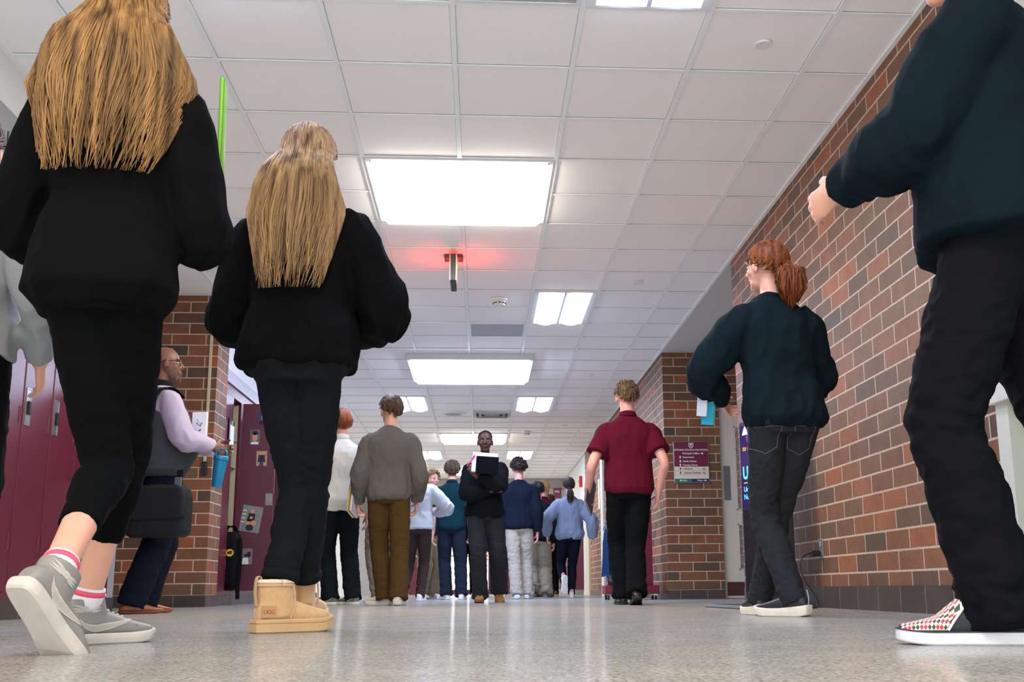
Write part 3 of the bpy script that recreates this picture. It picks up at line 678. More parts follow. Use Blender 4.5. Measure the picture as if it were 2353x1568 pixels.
# ------------------------------------------------------------------ people
from mathutils.bvhtree import BVHTree
SKIN = {'fair': (214, 158, 134), 'pink': (220, 160, 148), 'tan': (186, 128, 98), 'dark': (92, 58, 44), 'brown': (120, 78, 60)}
def skin_mat(k):
    mt = mat('skin_'+k, SKIN[k], .5, var=.05, scale=18, bump=.03)
    bs = mt.node_tree.nodes['Principled BSDF']; bs.inputs['Subsurface Weight'].default_value = .12; bs.inputs['Subsurface Scale'].default_value = .01
    return mt
EYE_W = mat('eye_white', (228, 224, 220), .2, var=0); EYE_I = mat('iris', (44, 30, 22), .15, var=0)
MALE = [(-.14, .115, .085, 0), (-.03, .166, .115, -.01), (.18, .16, .108, 0), (.4, .155, .1, .005), (.62, .17, .112, 0), (.78, .182, .112, -.005), (.88, .172, .096, -.01), (.95, .125, .08, -.014), (1.0, .085, .07, -.012), (1.06, .06, .06, 0)]
FEM = [(-.14, .115, .09, 0), (-.03, .168, .12, -.012), (.18, .15, .105, 0), (.38, .13, .09, .006), (.6, .14, .104, .006), (.77, .152, .102, 0), (.88, .142, .086, -.008), (.95, .1, .07, -.012), (1.0, .07, .06, -.01), (1.06, .052, .054, 0)]
def interp(tab, t):
    if t <= tab[0][0]: return tab[0][1:]
    for a, b in zip(tab[:-1], tab[1:]):
        if t <= b[0]:
            s = (t-a[0])/(b[0]-a[0]); s = s*s*(3-2*s)*.5+s*.5
            return tuple(x+(y-x)*s for x, y in zip(a[1:], b[1:]))
    return tab[-1][1:]
def ik(a, b, l1, l2, pole):
    d = b-a; D0 = d.length; u = d.normalized(); D = min(D0, (l1+l2)*.9985)
    if D0 > D: b = a+u*D
    x = (l1*l1-l2*l2+D*D)/(2*D); h = math.sqrt(max(0, l1*l1-x*x))
    p = pole-u*pole.dot(u)
    p = p.normalized() if p.length > 1e-4 else V((0, 1, 0))
    return a+u*x+p*h, b
def lerp_pts(pts, rad, n=4):
    P_ = smooth_pts(pts, n); out = []
    L = len(rad)
    for i in range(len(P_)):
        s = i/n; k = min(int(s), L-2); f = s-k
        ra, rb = rad[k], rad[k+1]
        if isinstance(ra, tuple): out.append(tuple(x+(y-x)*f for x, y in zip(ra, rb)))
        else: out.append(ra+(rb-ra)*f)
    return P_, out
def folds(me, amp, f=9., seed=0, zones=(), st=(1, 1, .55)):
    """wrinkles pushed along the normals; zones = (point, radius, gain) where cloth bunches up"""
    nr = [v.normal.copy() for v in me.vertices]
    o = V((seed*3.1, seed*1.7, seed*.9))
    for v, n in zip(me.vertices, nr):
        p = V((v.co.x*st[0], v.co.y*st[1], v.co.z*st[2]))*f+o
        a = noise.noise(p); r = 1-abs(noise.noise(p*1.7+V((5, 2, 9))))*2.2
        g = 1.
        for q, rad, gain in zones:
            d = (v.co-q).length
            if d < rad: g += gain*(1-d/rad)
        v.co += n*(amp*g*(a*.8+.55*r-.25))
    me.update()

def hand(bm, W, d, s, n, k=1., curl=35, spread=1., thumb_in=.3):
    """palm, four fingers and a thumb; d = pointing direction, s = thumb side, n = palm normal"""
    tube(bm, [W-d*.02*k, W+d*.02*k, W+d*.055*k, W+d*.092*k], [(.026*k, .019*k), (.032*k, .017*k), (.041*k, .015*k), (.037*k, .011*k)], 14, s)
    for i, (o, L) in enumerate(((.030, .072), (.0105, .082), (-.0105, .076), (-.030, .058))):
        L *= k; base = W+d*(.082-.004*abs(i-1))*k+s*(o*k)
        dd = (d+s*(o*2.2*spread)).normalized(); p = base; P_ = [p]; a = 0
        for seg, q in ((.46, .75), (.3, 1.1), (.24, .9)):
            a += R(curl)*q; v = dd*math.cos(a)+n*math.sin(a); p = p+v*(L*seg); P_.append(p)
        tube(bm, P_, [.0098*k, .0092*k, .0085*k, .0062*k], 10, s)
    p = W+d*.022*k+s*.026*k; v1 = (d*.62+s*.75+n*thumb_in).normalized(); v2 = (d*.9+s*.3+n*(thumb_in+.25)).normalized()
    tube(bm, [p-s*.008*k, p+v1*.034*k, p+v1*.034*k+v2*.032*k, p+v1*.034*k+v2*.056*k], [.0145*k, .0125*k, .0105*k, .007*k], 10, n)

def head_shell(bm, M, sx=1.):
    ell(bm, (0, -.012, .03), (.076*sx, .096, .092), M); ell(bm, (0, .022, -.02), (.062*sx, .072, .082), M)
    ell(bm, (0, .034, -.07), (.050*sx, .048, .042), M); ell(bm, (0, .060, -.094), (.024, .024, .022), M)
    for s in (-1, 1):
        ell(bm, (s*.042, .052, -.022), (.024, .03, .026), M, 2)
        ell(bm, (s*.079*sx, -.008, -.008), (.010, .02, .031), M @ Matrix.Rotation(R(-12), 4, 'X') @ Matrix.Rotation(R(s*14), 4, 'Z'), 2)
        ell(bm, (s*.033, .082, .026), (.024, .012, .008), M, 2)
    tube(bm, [M @ V(p) for p in ((0, .082, .022), (0, .096, .0), (0, .109, -.024), (0, .098, -.034))], [.008, .0105, .0135, .008], 10)
    for s in (-1, 1): ell(bm, (s*.013, .092, -.027), (.009, .011, .009), M, 2)
    ell(bm, (0, .083, -.055), (.023, .014, .0075), M, 2); ell(bm, (0, .082, -.067), (.020, .014, .009), M, 2)

def scalp(M, th, ph, off=0., sx=1.):
    return M @ V((math.sin(th)*math.sin(ph)*(.080*sx+off), -.012-math.sin(th)*math.cos(ph)*(.101+off), .030+math.cos(th)*(.097+off)))
def th_max(ph, back=130, side=94, front=54):
    c = math.cos(ph)
    return R(side+(back-side)*max(0, c)**1.3-(side-front)*max(0, -c)**1.2)
def hair_cap(bm, M, thick=.014, lim=(130, 94, 54), ns=40, nt=14, sx=1., seed=0, rough=.004):
    rings = []
    for j in range(nt+1):
        row = []
        for i in range(ns):
            ph = -PI+2*PI*i/ns; s = .02+.98*j/nt; th = th_max(ph, *lim)*s
            e = thick*min(1, (1-s)*6+.12)
            p = V((math.sin(th)*math.sin(ph), math.cos(th)*1., math.sin(th)*math.cos(ph)))
            e += rough*noise.noise(p*7+V((seed, 0, 0)))*min(1, (1-s)*5)
            row.append(scalp(M, th, ph, e, sx))
        rings.append(row)
    loft(bm, rings, cap=True)
def hair_tufts(bm, M, n, L, lim, seed, lift=.014, rad=.006, swirl=.3, sx=1., curl=0, down=1.):
    r = random.Random(seed)
    for _ in range(n):
        ph = r.uniform(-PI, PI); tm = th_max(ph, *lim); th = tm*math.sqrt(r.uniform(.01, 1))
        q = (r.uniform(-.5, .5)+swirl)*1.; P_ = []; l = L*r.uniform(.6, 1.25)
        for k in range(5):
            s = k/4
            t2 = min(th+s*l/.1*down, tm+.12); p2 = ph+s*q*l/.06+(curl*math.sin(s*6+ph*5) if curl else 0)
            P_.append(scalp(M, t2, p2, .008+lift*math.sin(s*PI*.75)+r.uniform(-.002, .002), sx))
        tube(bm, P_, [(rad*1.5, rad*.7), (rad*1.5, rad*.8), (rad*1.3, rad*.7), (rad, rad*.5), (rad*.25, rad*.2)], 6, M.to_3x3() @ V((math.cos(ph), math.sin(ph), 0)))
def hair_curls(bm, M, n, lim, seed, r0_=.016, sx=1.):
    r = random.Random(seed)
    for _ in range(n):
        ph = r.uniform(-PI, PI); tm = th_max(ph, *lim); th = tm*math.sqrt(r.uniform(0, 1)); c = scalp(M, th, ph, .012+r.uniform(0, .012), sx)
        a = r.uniform(0, 6.28); rr = r0_*r.uniform(.6, 1.1); ax = V((r.gauss(0, 1), r.gauss(0, 1), r.gauss(0, 1))).normalized(); b_ = ax.orthogonal().normalized(); c_ = ax.cross(b_)
        tube(bm, [c+(b_*math.cos(a+k*.9)+c_*math.sin(a+k*.9))*rr+ax*(k-3)*.0025 for k in range(7)], [.003, .0055, .006, .006, .006, .0055, .003], 6)
def long_hair(bm, bi, M, L, back, n, seed, spread=.13, phm=118, rad=.005, sx=1., wave=.01, taper=.75):
    """hair that runs over the head from the crown and falls down the back; back(z, x) gives the y of the back surface"""
    r = random.Random(seed); inv = M.inverted()
    hz = M.translation.z; cx, cy = M.translation.x, M.translation.y
    def G(u, v, off):
        ph = u*R(phm); vh = .26
        if v < vh:
            th = R(4)+v/vh*R(96 if abs(u) < .7 else 90); return scalp(M, th, ph, .006+off, sx)
        s = (v-vh)/(1-vh); e = scalp(M, R(100), ph, .006+off, sx)
        z = e.z-s*L
        w_ = math.sin(ph)*(.09*sx+(spread-.09)*min(1, s*1.6))*(1-.6*max(0, s-.55))
        x = cx+w_
        ys_ = back(e.z-.5*L, w_)-.014
        f = min(1, s*1.7); y = e.y*(1-f)+ys_*f if s < .59 else ys_*.5+(back(z, w_)-.014)*.5
        y = min(y, back(z, w_)-.01)-off
        return V((x+(e.x-cx-math.sin(ph)*.09*sx)*(1-f), y, z))
    nu, nv = 30, 26; rows = []
    for j in range(nv+1):
        v_ = j/nv*.9
        rows.append([bi.verts.new(G(-1+2*i/nu, v_, -.004+.006*noise.noise(V((i*.7, j*.12, seed))))) for i in range(nu+1)])
    for j in range(nv):
        for i in range(nu): bi.faces.new((rows[j][i], rows[j+1][i], rows[j+1][i+1], rows[j][i+1]))
    bmesh.ops.solidify(bi, geom=bi.faces[:], thickness=.012)
    clumps = [r.uniform(-1, 1) for _ in range(26)]
    for _ in range(n):
        u = r.uniform(-1, 1); v0 = r.uniform(0, .25); v1 = min(1.2, max(.6, r.gauss(.97, .11)+.06*(1-abs(u)*1.6))); ou = r.uniform(-.002, .012); P_ = []
        uc = min(clumps, key=lambda c: abs(c-u)); wv = r.uniform(0, 6.28)
        K_ = 15
        for k in range(K_):
            s = k/(K_-1); v_ = v0+(v1-v0)*s
            uu = u+(uc-u)*.42*s*s+.025*math.sin(s*7+wv)*s
            p = G(max(-1.03, min(1.03, uu)), v_, ou+.008*math.sin(s*5+wv)*s)
            P_.append(p+V((wave*math.sin(s*9+wv)*s, 0, 0)))
        tube(bm, P_, [(rad*(1.2 if k else .3)*(1-.8*(k/(K_-1))**3), rad*.7*(1-.8*(k/(K_-1))**3)) for k in range(K_)], 6)

# ---- shoes, in a frame whose origin is the ball of the foot on the ground, toe towards +Y
LAST = [(-.183, .016, .058), (-.176, .027, .072), (-.155, .034, .084), (-.12, .036, .088), (-.085, .036, .086), (-.05, .037, .08), (-.015, .042, .068), (.02, .0465, .057), (.05, .043, .050), (.072, .031, .045), (.084, .014, .040)]
def last_at(y):
    for a, b in zip(LAST[:-1], LAST[1:]):
        if y <= b[0]: s = max(0, (y-a[0])/(b[0]-a[0])); return a[1]+(b[1]-a[1])*s, a[2]+(b[2]-a[2])*s
    return LAST[-1][1:]
def outline(off=.004, n=11):
    r = [(x+off, y+(off if i == len(LAST)-1 else -off if i == 0 else 0)) for i, (y, x, _) in enumerate(LAST)]
    r = r+[(-x, y) for x, y in r[::-1]]
    q = smooth_pts([(x, y, 0) for x, y in r+[r[0]]], 3)[:-1]
    return [(p.x, p.y) for p in q]
def surf_line(o, pts, d, r, b):
    bvh = BVHTree.FromPolygons([v.co for v in o.data.vertices], [p.vertices[:] for p in o.data.polygons]); P_ = []
    for p in pts:
        h = bvh.ray_cast(V(p)-V(d)*.4, V(d))
        if h[0] is not None: P_.append(h[0])
    if len(P_) > 2: tube(b, P_, r, 6)
def shoe(kind, parent, F, colr, sole_c, side, accent=None, k=1.):
    S = F @ Matrix.Scale(k, 4)
    zs = {'boot': .040, 'slip': .027, 'runner': .036, 'dress': .018}.get(kind, .028)
    nm = 'boot' if kind in ('boot', 'work') else 'shoe'
    up_ = bmesh.new(); rings = []
    hi = {'boot': .018, 'dress': -.012, 'slip': -.006, 'work': .004}.get(kind, 0)
    for y, x, z in LAST:
        base = zs-.008+(.010*max(0, (y-.02)/.064)**2); top = max(base+.012, z+hi*(1 if y < -.02 or kind == 'boot' else .5)+(zs-.028)*.6)
        ring = []
        for i in range(20):
            a = i*2*PI/20; c, s = math.cos(a), math.sin(a)
            ring.append(V((x*(1.1 if kind == 'boot' else 1.)*math.copysign(abs(c)**.65, c), y, (base+top)/2+(top-base)/2*math.copysign(abs(s)**.8, s))))
        rings.append(ring)
    loft(up_, rings)
    ank = V((0, -.118, 0))
    if kind == 'boot': tube(up_, [ank+V((0, .012, .05)), ank+V((0, .004, .10)), ank+V((0, 0, .165))], [(.046, .064), (.047, .062), (.05, .064)], 20)
    if kind == 'high': tube(up_, [ank+V((0, .012, .05)), ank+V((0, .004, .09)), ank+V((0, -.004, .122))], [(.040, .060), (.041, .055), (.042, .055)], 20)
    if kind in ('sneaker', 'runner', 'work'): tube(up_, [ank+V((0, .012, .05)), ank+V((0, 0, .098 if kind != 'work' else .125))], [(.038, .062), (.039, .056)], 20)
    if kind == 'slip':
        tube(up_, [ank+V((0, .012, .04)), ank+V((0, .008, .078))], [(.037, .07), (.037, .066)], 20)
        tube(up_, [V((0, .0, .055)), V((0, -.045, .085)), V((0, -.075, .115))], [(.036, .008), (.034, .012), (.03, .012)], 14)
    bmesh.ops.transform(up_, matrix=S, verts=up_.verts)
    me = vox(up_, .0055*k, 4)
    o = obj(nm, me, colr, parent, smooth=True)
    b = bmesh.new()
    prof = [(.0, -.003), (.004, .002), (zs*.55, .005), (zs-.004, .005), (zs, .003)]
    if kind == 'slip': prof = [(0, .002), (.003, .005), (zs*.5, .005), (zs, .004)]
    if kind == 'boot': prof = [(0, .004), (.004, .010), (zs*.72, .010), (zs*.76, .007), (zs*.82, .010), (zs, .010), (zs+.005, .006)]
    rr = []
    for z, off in prof:
        ring = []
        for x, y in outline(off):
            toe = max(0, (y-.01)/.075); spring = .013*toe**2 if kind != 'slip' else .009*toe**2
            heel = .008*max(0, (-.15-y)/.035) if kind == 'runner' else 0
            zz = z+(spring+heel)*(1-z/zs*.3)+(zs*.25*max(0, (-.06-y)/.12)*(z/zs) if kind == 'runner' else 0)
            ring.append(V((x, y, zz)))
        rr.append(ring)
    loft(b, rr); bmesh.ops.transform(b, matrix=S, verts=b.verts)
    bmesh.ops.recalc_face_normals(b, faces=b.faces)
    so = obj('sole', b, sole_c, o, smooth=False)
    if kind in ('sneaker', 'runner', 'high', 'work', 'dress') and kind != 'none':
        bvh = BVHTree.FromPolygons([v.co for v in o.data.vertices], [p.vertices[:] for p in o.data.polygons]); dn = (S.to_3x3() @ V((0, 0, -1))).normalized()
        b = bmesh.new()
        for q in range(5):
            y = -.012-.014*q; P_ = []
            for x in (-.019, -.01, 0, .01, .019):
                h = bvh.ray_cast(S @ V((x, y-abs(x)*.2, .2)), dn)
                if h[0] is not None: P_.append(h[0]+h[1]*.0018)
            if len(P_) == 5: tube(b, P_, .0028*k, 6)
        if b.verts: obj('laces', b, accent or sole_c, o, smooth=True)
        else: b.free()
    return o, S
def side_mark(nm, pts, mt_, o, S, s, t=.0014, rows=4):
    """a thin mark wrapped on the side of a shoe; pts = centre line (y, z, half width)"""
    bvh = BVHTree.FromPolygons([v.co for v in o.data.vertices], [p.vertices[:] for p in o.data.polygons])
    P_ = smooth_pts(pts, 5); b = bmesh.new(); gr = []; ax = (S.to_3x3() @ V((-s, 0, 0))).normalized()
    for i, p in enumerate(P_):
        d = P_[min(i+1, len(P_)-1)]-P_[max(i-1, 0)]; n = V((-d.y, d.x)).normalized(); row = []
        for k in range(rows+1):
            f = -1+2*k/rows; q = S @ V((s*.12, p.x+n.x*p.z*f, p.y+n.y*p.z*f)); h = bvh.ray_cast(q, ax)
            if h[0] is None: h = bvh.find_nearest(q)
            row.append(b.verts.new(h[0]+h[1]*t))
        gr.append(row)
    for a, c in zip(gr[:-1], gr[1:]):
        for k in range(rows): b.faces.new((a[k], a[k+1], c[k+1], c[k]))
    bmesh.ops.solidify(b, geom=b.faces[:], thickness=.0012)
    return obj(nm, b, mt_, o, smooth=True)
SWOOSH = [(-.15, .066, .001), (-.135, .05, .005), (-.11, .042, .0085), (-.08, .044, .009), (-.045, .05, .0065), (-.01, .058, .003), (.012, .062, .0006)]
WING = [[(-.148, .088, .004), (-.13, .089, .0075), (-.112, .088, .004)]]+[[(-.13+s*.01, .089+dz, .003), (-.13+s*.022, .092+dz*1.4, .0028), (-.13+s*.036, .096+dz*1.6, .0006)] for s in (-1, 1) for dz in (.003, -.002, -.006)]

class Person: pass
PEOPLE = {}
def person(key, label, loc, yaw, H=1.75, sex='m', bulk=1., skin='fair', feet=None, wrist=None, pole=None, curl=None, zp=None, lean=0., twist=0., head=(0, 0),
           top=None, pants=None, shoes=None, hair=None, vx=.006, cvx=.009, hx=None, belly=0., seed=1, side_lean=0., face=True, pel=(0, 0), hdir=None):
    P_ = Person(); k = H/1.75; root = thing('person', label, 'person', (loc[0], loc[1], 0), R(yaw)); P_.root = root
    MW = Matrix.Translation((loc[0], loc[1], 0)) @ Matrix.Rotation(R(yaw), 4, 'Z'); IW = MW.inverted(); P_.MW = MW
    tab = MALE if sex == 'm' else FEM
    zs = .03
    Ls = .312*H; zp = (.518*H+zs*.6) if zp is None else zp
    pel = V((pel[0], pel[1], zp)); sp = V((math.sin(R(side_lean)), math.sin(R(lean)), math.cos(R(lean)))).normalized()
    def TR(t, x, y):
        a = R(twist)*max(0, min(1, t)); rx = V((math.cos(a), math.sin(a), 0)); ry = rx.cross(sp)*-1
        ry = sp.cross(rx).normalized(); tt = max(t, 0)
        return pel+sp*(tt*Ls)+V((0, 0, min(t, 0)*Ls))+rx*x+ry*y
    def ring(t, ease=0., bel=0., n=28, e=2.4, extra=(0, 0), sy=0.):
        hw, hd, yo = interp(tab, t); hw = hw*k*bulk+ease+extra[0]; hd = hd*k*(bulk*.5+.5)+ease+extra[1]
        bl = bel*math.exp(-((t-.3)/.25)**2)
        out = []
        for i in range(n):
            a = i*2*PI/n; c, s = math.cos(a), math.sin(a)
            x = hw*math.copysign(abs(c)**(2/e), c); y = (hd+(bl if s > 0 else bl*.15))*math.copysign(abs(s)**(2/e), s)
            out.append(TR(t, x*(1+bl*.8), y+yo*k+sy))
        return out
    P_.TR = TR
    # ---- skeleton
    hx = (.088 if sex == 'm' else .085)*k if hx is None else hx
    sx_ = (.172 if sex == 'm' else .15)*k*(bulk*.5+.5)
    feet = feet or {'L': (-.1, .04, 0, 6, 0), 'R': (.1, .0, 0, -6, 0)}
    legs = {}
    for s, sg in (('L', -1), ('R', 1)):
        x, y, z, fy, fp = feet[s]
        F = Matrix.Translation((x, y, z)) @ Matrix.Rotation(R(fy), 4, 'Z') @ Matrix.Rotation(-R(fp), 4, 'X')
        an = F @ V((0, -.118*k, .085)); hip = pel+V((sg*hx, 0, -.005*H))
        kp = (V((0, 1, 0))*1.2+F.to_3x3() @ V((0, 1, 0))*.6); kp.z = 0.2
        kn, an2 = ik(hip, an, .252*H, .238*H, kp)
        legs[s] = (hip, kn, an, F)
    wrist = wrist or {}; pole = pole or {}; arms = {}
    for s, sg in (('L', -1), ('R', 1)):
        S = TR(.815, sg*sx_, -.008)
        wv = wrist.get(s, (sg*(sx_+.06*k), .06 if sg > 0 else .0, .466*H)); W = V(wv)
        E_, W = ik(S, W,   .172*H, .146*H, V(pole.get(s, (sg*.5, -1, -.1))))
        arms[s] = (S, E_, W)
    P_.arms, P_.legs = arms, legs
    # ---- body: one continuous surface
    bm = bmesh.new()
    loft(bm, [ring(t, -.008) for t in (-.13, -.03, .1, .2, .3, .4, .5, .62, .72, .8, .88, .94, 1.0, 1.05)])
    nb = TR(.97, 0, -.012); HC = TR(1.0, 0, 0)+V((0, .022+.02*math.sin(R(lean)), .182*k))
    HM = Matrix.Translation(HC) @ Matrix.Rotation(R(head[0]), 4, 'Z') @ Matrix.Rotation(R(head[1]), 4, 'X') @ Matrix.Scale(k*(1. if sex == 'm' else .97), 4)
    hsx = 1. if bulk < 1.15 else 1.1
    tube(bm, [nb, nb*.5+(HM @ V((0, -.02, -.07)))*.5, HM @ V((0, -.014, -.045))], [.062*k, (.056 if sex == 'm' else .047)*k, (.054 if sex == 'm' else .046)*k], 18)
    head_shell(bm, HM, hsx)
    ay = sp
    for s, sg in (('L', -1), ('R', 1)):
        S, E_, W = arms[s]
        q, rr = lerp_pts([S, S.lerp(E_, .5), E_, E_.lerp(W, .35), W], [.05*k, .044*k, .038*k, .037*k, .026*k])
        tube(bm, q, rr, 14); ell(bm, S, .055*k, sub=2)
        d = (W-E_).normalized()
        if hdir and s in hdir: d = (V(hdir[s])).normalized()
        sref = V((0, 1, 0))*max(.15, -d.z)+V((0, 0, 1))*max(.05, V((d.x, d.y, 0)).length)
        sv = (sref-d*sref.dot(d)).normalized(); n_ = d.cross(sv)*(-sg)
        hand(bm, W+d*.008, d, sv, n_, k*(1.04 if sex == 'm' else .95), (curl or {}).get(s, 28))
        P_.__dict__['h'+s] = (W, d, sv, n_)
        hip, kn, an, F = legs[s]
        q, rr = lerp_pts([hip, hip.lerp(kn, .5), kn, kn.lerp(an, .3), kn.lerp(an, .65), an], [.074*k, .062*k, .044*k, .046*k, .037*k, .032*k])
        tube(bm, q, rr, 14); tube(bm, [an+F.to_3x3() @ V((0, 0, .03)), an+F.to_3x3() @ V((0, -.005, -.03)), an+F.to_3x3() @ V((0, .03, -.055))], [.036*k, .034*k, .03*k], 12)
    body = obj('body', vox(bm, vx, 2, .45), skin_mat(skin), root, smooth=True); P_.body = body; P_.HM = HM
    # ---- face
    if face:
        for sg in (-1, 1):
            b = bmesh.new(); ell(b, (sg*.031, .0785, .006), (.0125, .0115, .0068), HM, 2); ey = obj('eye', b, EYE_W, root, smooth=True)
            b = bmesh.new(); ell(b, (sg*.031, .0885, .006), (.0058, .0034, .0062), HM, 2); obj('iris', b, EYE_I, ey, smooth=True)
            b = bmesh.new(); tube(b, [HM @ V(p) for p in ((sg*.014, .097, .024), (sg*.032, .094, .030), (sg*.05, .078, .025))], [.0032, .004, .002], 6); obj('eyebrow', b, (hair or {}).get('mat') or EYE_I, root, smooth=True)
        b = bmesh.new()
        tube(b, [HM @ V(p) for p in ((-.024, .088, -.062), (0, .0985, -.0575), (.024, .088, -.062))], [.003, .0055, .003], 8); tube(b, [HM @ V(p) for p in ((-.022, .088, -.063), (0, .0975, -.069), (.022, .088, -.063))], [.003, .006, .003], 8)
        sc = SKIN[skin]; obj('lips', b, mat('lips_'+skin, (int(sc[0]*.86), int(sc[1]*.66), int(sc[2]*.68)), .4), root, smooth=True)
    # ---- trousers
    if pants:
        st = pants.get('fit', 'straight'); ease = pants.get('ease', .012)
        rad = {'legging': (.092, .078, .062, .064, .054, .047), 'slim': (.088, .08, .064, .065, .058, .056), 'straight': (.094, .092, .08, .08, .078, .08), 'wide': (.1, .104, .098, .1, .104, .11)}[st]
        bm = bmesh.new(); wt = pants.get('waist', .08)
        loft(bm, [ring(t, ease) for t in (-.15, -.1, -.05, 0, .04, wt)])
        zones = []
        for s in 'LR':
            hip, kn, an, F = legs[s]; cf = pants.get('cuff', {}).get(s, pants.get('crop', .0))
            end = an.lerp(kn, cf)+V((0, 0, -.035 if cf == 0 else 0))+V(pants.get('drop', (0, 0, 0))); dn = (an-kn).normalized()
            q, rr = lerp_pts([hip+V((0, 0, .02)), hip.lerp(kn, .5), kn, kn.lerp(end, .35), kn.lerp(end, .7), end], [x*k*(bulk*.6+.4) for x in rad])
            tube(bm, q, rr, 18)
            zones += [(kn, .16, .8), (end, .2, 1.6 if st in ('straight', 'wide') else .6), (hip, .22, -.5)]
            P_.__dict__['cuff'+s] = (end, dn, rad[-1]*k)
        me = vox(bm, cvx, 4); folds(me, pants.get('fold', .004)*1.5, 11, seed, zones, (1, 1, 1.5))
        P_.pants = obj(pants.get('name', 'trousers'), me, pants['mat'], root, smooth=True)
        if pants.get('pockets'):
            for sg in (-1, 1):
                x0 = sg*.08*k*bulk; zt = pel.z-.1*Ls-.0
                b = bmesh.new(); seg = lambda A, B: [V(A).lerp(V(B), q/8) for q in range(9)]
                cs = [(x0-.055, pel.y, zt), (x0-.05, pel.y, zt-.09), (x0, pel.y, zt-.12), (x0+.05, pel.y, zt-.09), (x0+.055, pel.y, zt)]
                for A, B in zip(cs, cs[1:]+cs[:1]): surf_line(P_.pants, seg(A, B), (0, 1, 0), .0022, b)
                if b.verts: obj('back_pocket', b, mat('pocket_stitch', (84, 86, 92), .9), P_.pants)
                else: b.free()
    # ---- top
    if top:
        ease = top.get('ease', .022); hem = top.get('hem', -.1); fl = top.get('flare', 0.); bel = belly
        bm = bmesh.new(); ts = [hem+(1.0-hem)*i/13 for i in range(14)]+[1.035]
        def ez(t):
            f = max(0, min(1, (.75-t)/.85)); e = ease*(.55+.45*min(1, (1.05-t)*3))+fl*f
            if top.get('band') and t < hem+.09: e = max(e-.026, (pants or {}).get('ease', .012)+.014)
            return e
        loft(bm, [ring(t, ez(t), bel) for t in ([hem, hem+.04, hem+.088] if top.get('band') else [hem])+ts[1:]])
        zones = []
        for s, sg in (('L', -1), ('R', 1)):
            S, E_, W = arms[s]; r_ = top.get('sr', (.078, .07, .062, .058, .042)); sl = top.get('sleeve', 'long')
            if sl == 'none': continue
            st_ = TR(.84, sg*(sx_-.08*k), -.008)
            if sl == 'long':
                we = W-(W-E_).normalized()*.012
                q, rr = lerp_pts([st_, S, S.lerp(E_, .5), E_, E_.lerp(we, .5), we], [.06*k, r_[0]*k*.88, r_[1]*k, r_[2]*k, r_[3]*k, r_[4]*k])
                zones += [(E_, .16, 1.6), (we, .12, 1.2), (S, .14, .8)]
            else:
                q, rr = lerp_pts([st_, S, S.lerp(E_, .4), S.lerp(E_, sl)], [.06*k, r_[0]*k*.86, r_[1]*k*.95, r_[2]*k]); zones += [(S, .15, .6)]
            tube(bm, q, rr, 18); ell(bm, S, r_[0]*k*.86, sub=2)
        if top.get('collar', 'crew') == 'crew':
            c = TR(1.02, 0, -.006); ax = sp
            tube(bm, [c+V((math.cos(a)*.066*k, math.sin(a)*.066*k-.004, .012*k*-math.sin(a)+.004)) for a in [i*2*PI/20 for i in range(21)]], .013*k, 8, V((0, 0, 1)))
        me = vox(bm, cvx, 4); folds(me, top.get('fold', .005)*1.5, top.get('ff', 8.), seed+3, zones+[(TR(hem, 0, 0), .3, .8)])
        P_.top = obj(top.get('name', 'sweatshirt'), me, top['mat'], root, smooth=True)
        if top.get('collar') in ('polo', 'stand'):
            b = bmesh.new(); hgt = .045 if top['collar'] == 'polo' else .06; rr = []
            for z, r_ in ((-.012, .074), (hgt*.5, .069), (hgt, .066), (hgt, .061), (hgt*.4, .064), (-.012, .068)):
                rr.append([TR(1.01, math.cos(a)*r_*k*(1.05 if bulk > 1.1 else 1), math.sin(a)*r_*k*1.0-.004)+V((0, 0, z*k-.012*math.sin(a)*k)) for a in [i*2*PI/28 for i in range(28)]])
            loft(b, rr, cap=False, closed=True)
            if top['collar'] == 'polo':
                rr = []
                for z, r_ in ((hgt+.002, .0665), (hgt*.2, .079), (hgt*.2-.003, .076), (hgt-.004, .064)):
                    rr.append([TR(1.01, math.cos(a)*r_*k, math.sin(a)*r_*k-.004)+V((0, 0, z*k-.012*math.sin(a)*k)) for a in [i*2*PI/28 for i in range(28)]])
                loft(b, rr, cap=False, closed=True)
            bmesh.ops.recalc_face_normals(b, faces=b.faces); obj('collar', b, top.get('cmat', top['mat']), P_.top, smooth=True)
    # ---- shoes
    if shoes:
        for s, sg in (('L', -1), ('R', 1)):
            sh = shoes.get(s, shoes)
            o, S_ = shoe(sh['kind'], root, legs[s][3], sh['mat'], sh['sole'], sg, sh.get('accent'), k*sh.get('size', 1.))
            P_.__dict__['shoe'+s] = (o, S_)
            if sh.get('swoosh'):
                for q in (-1, 1): side_mark('swoosh', SWOOSH, sh['swoosh'], o, S_, q)
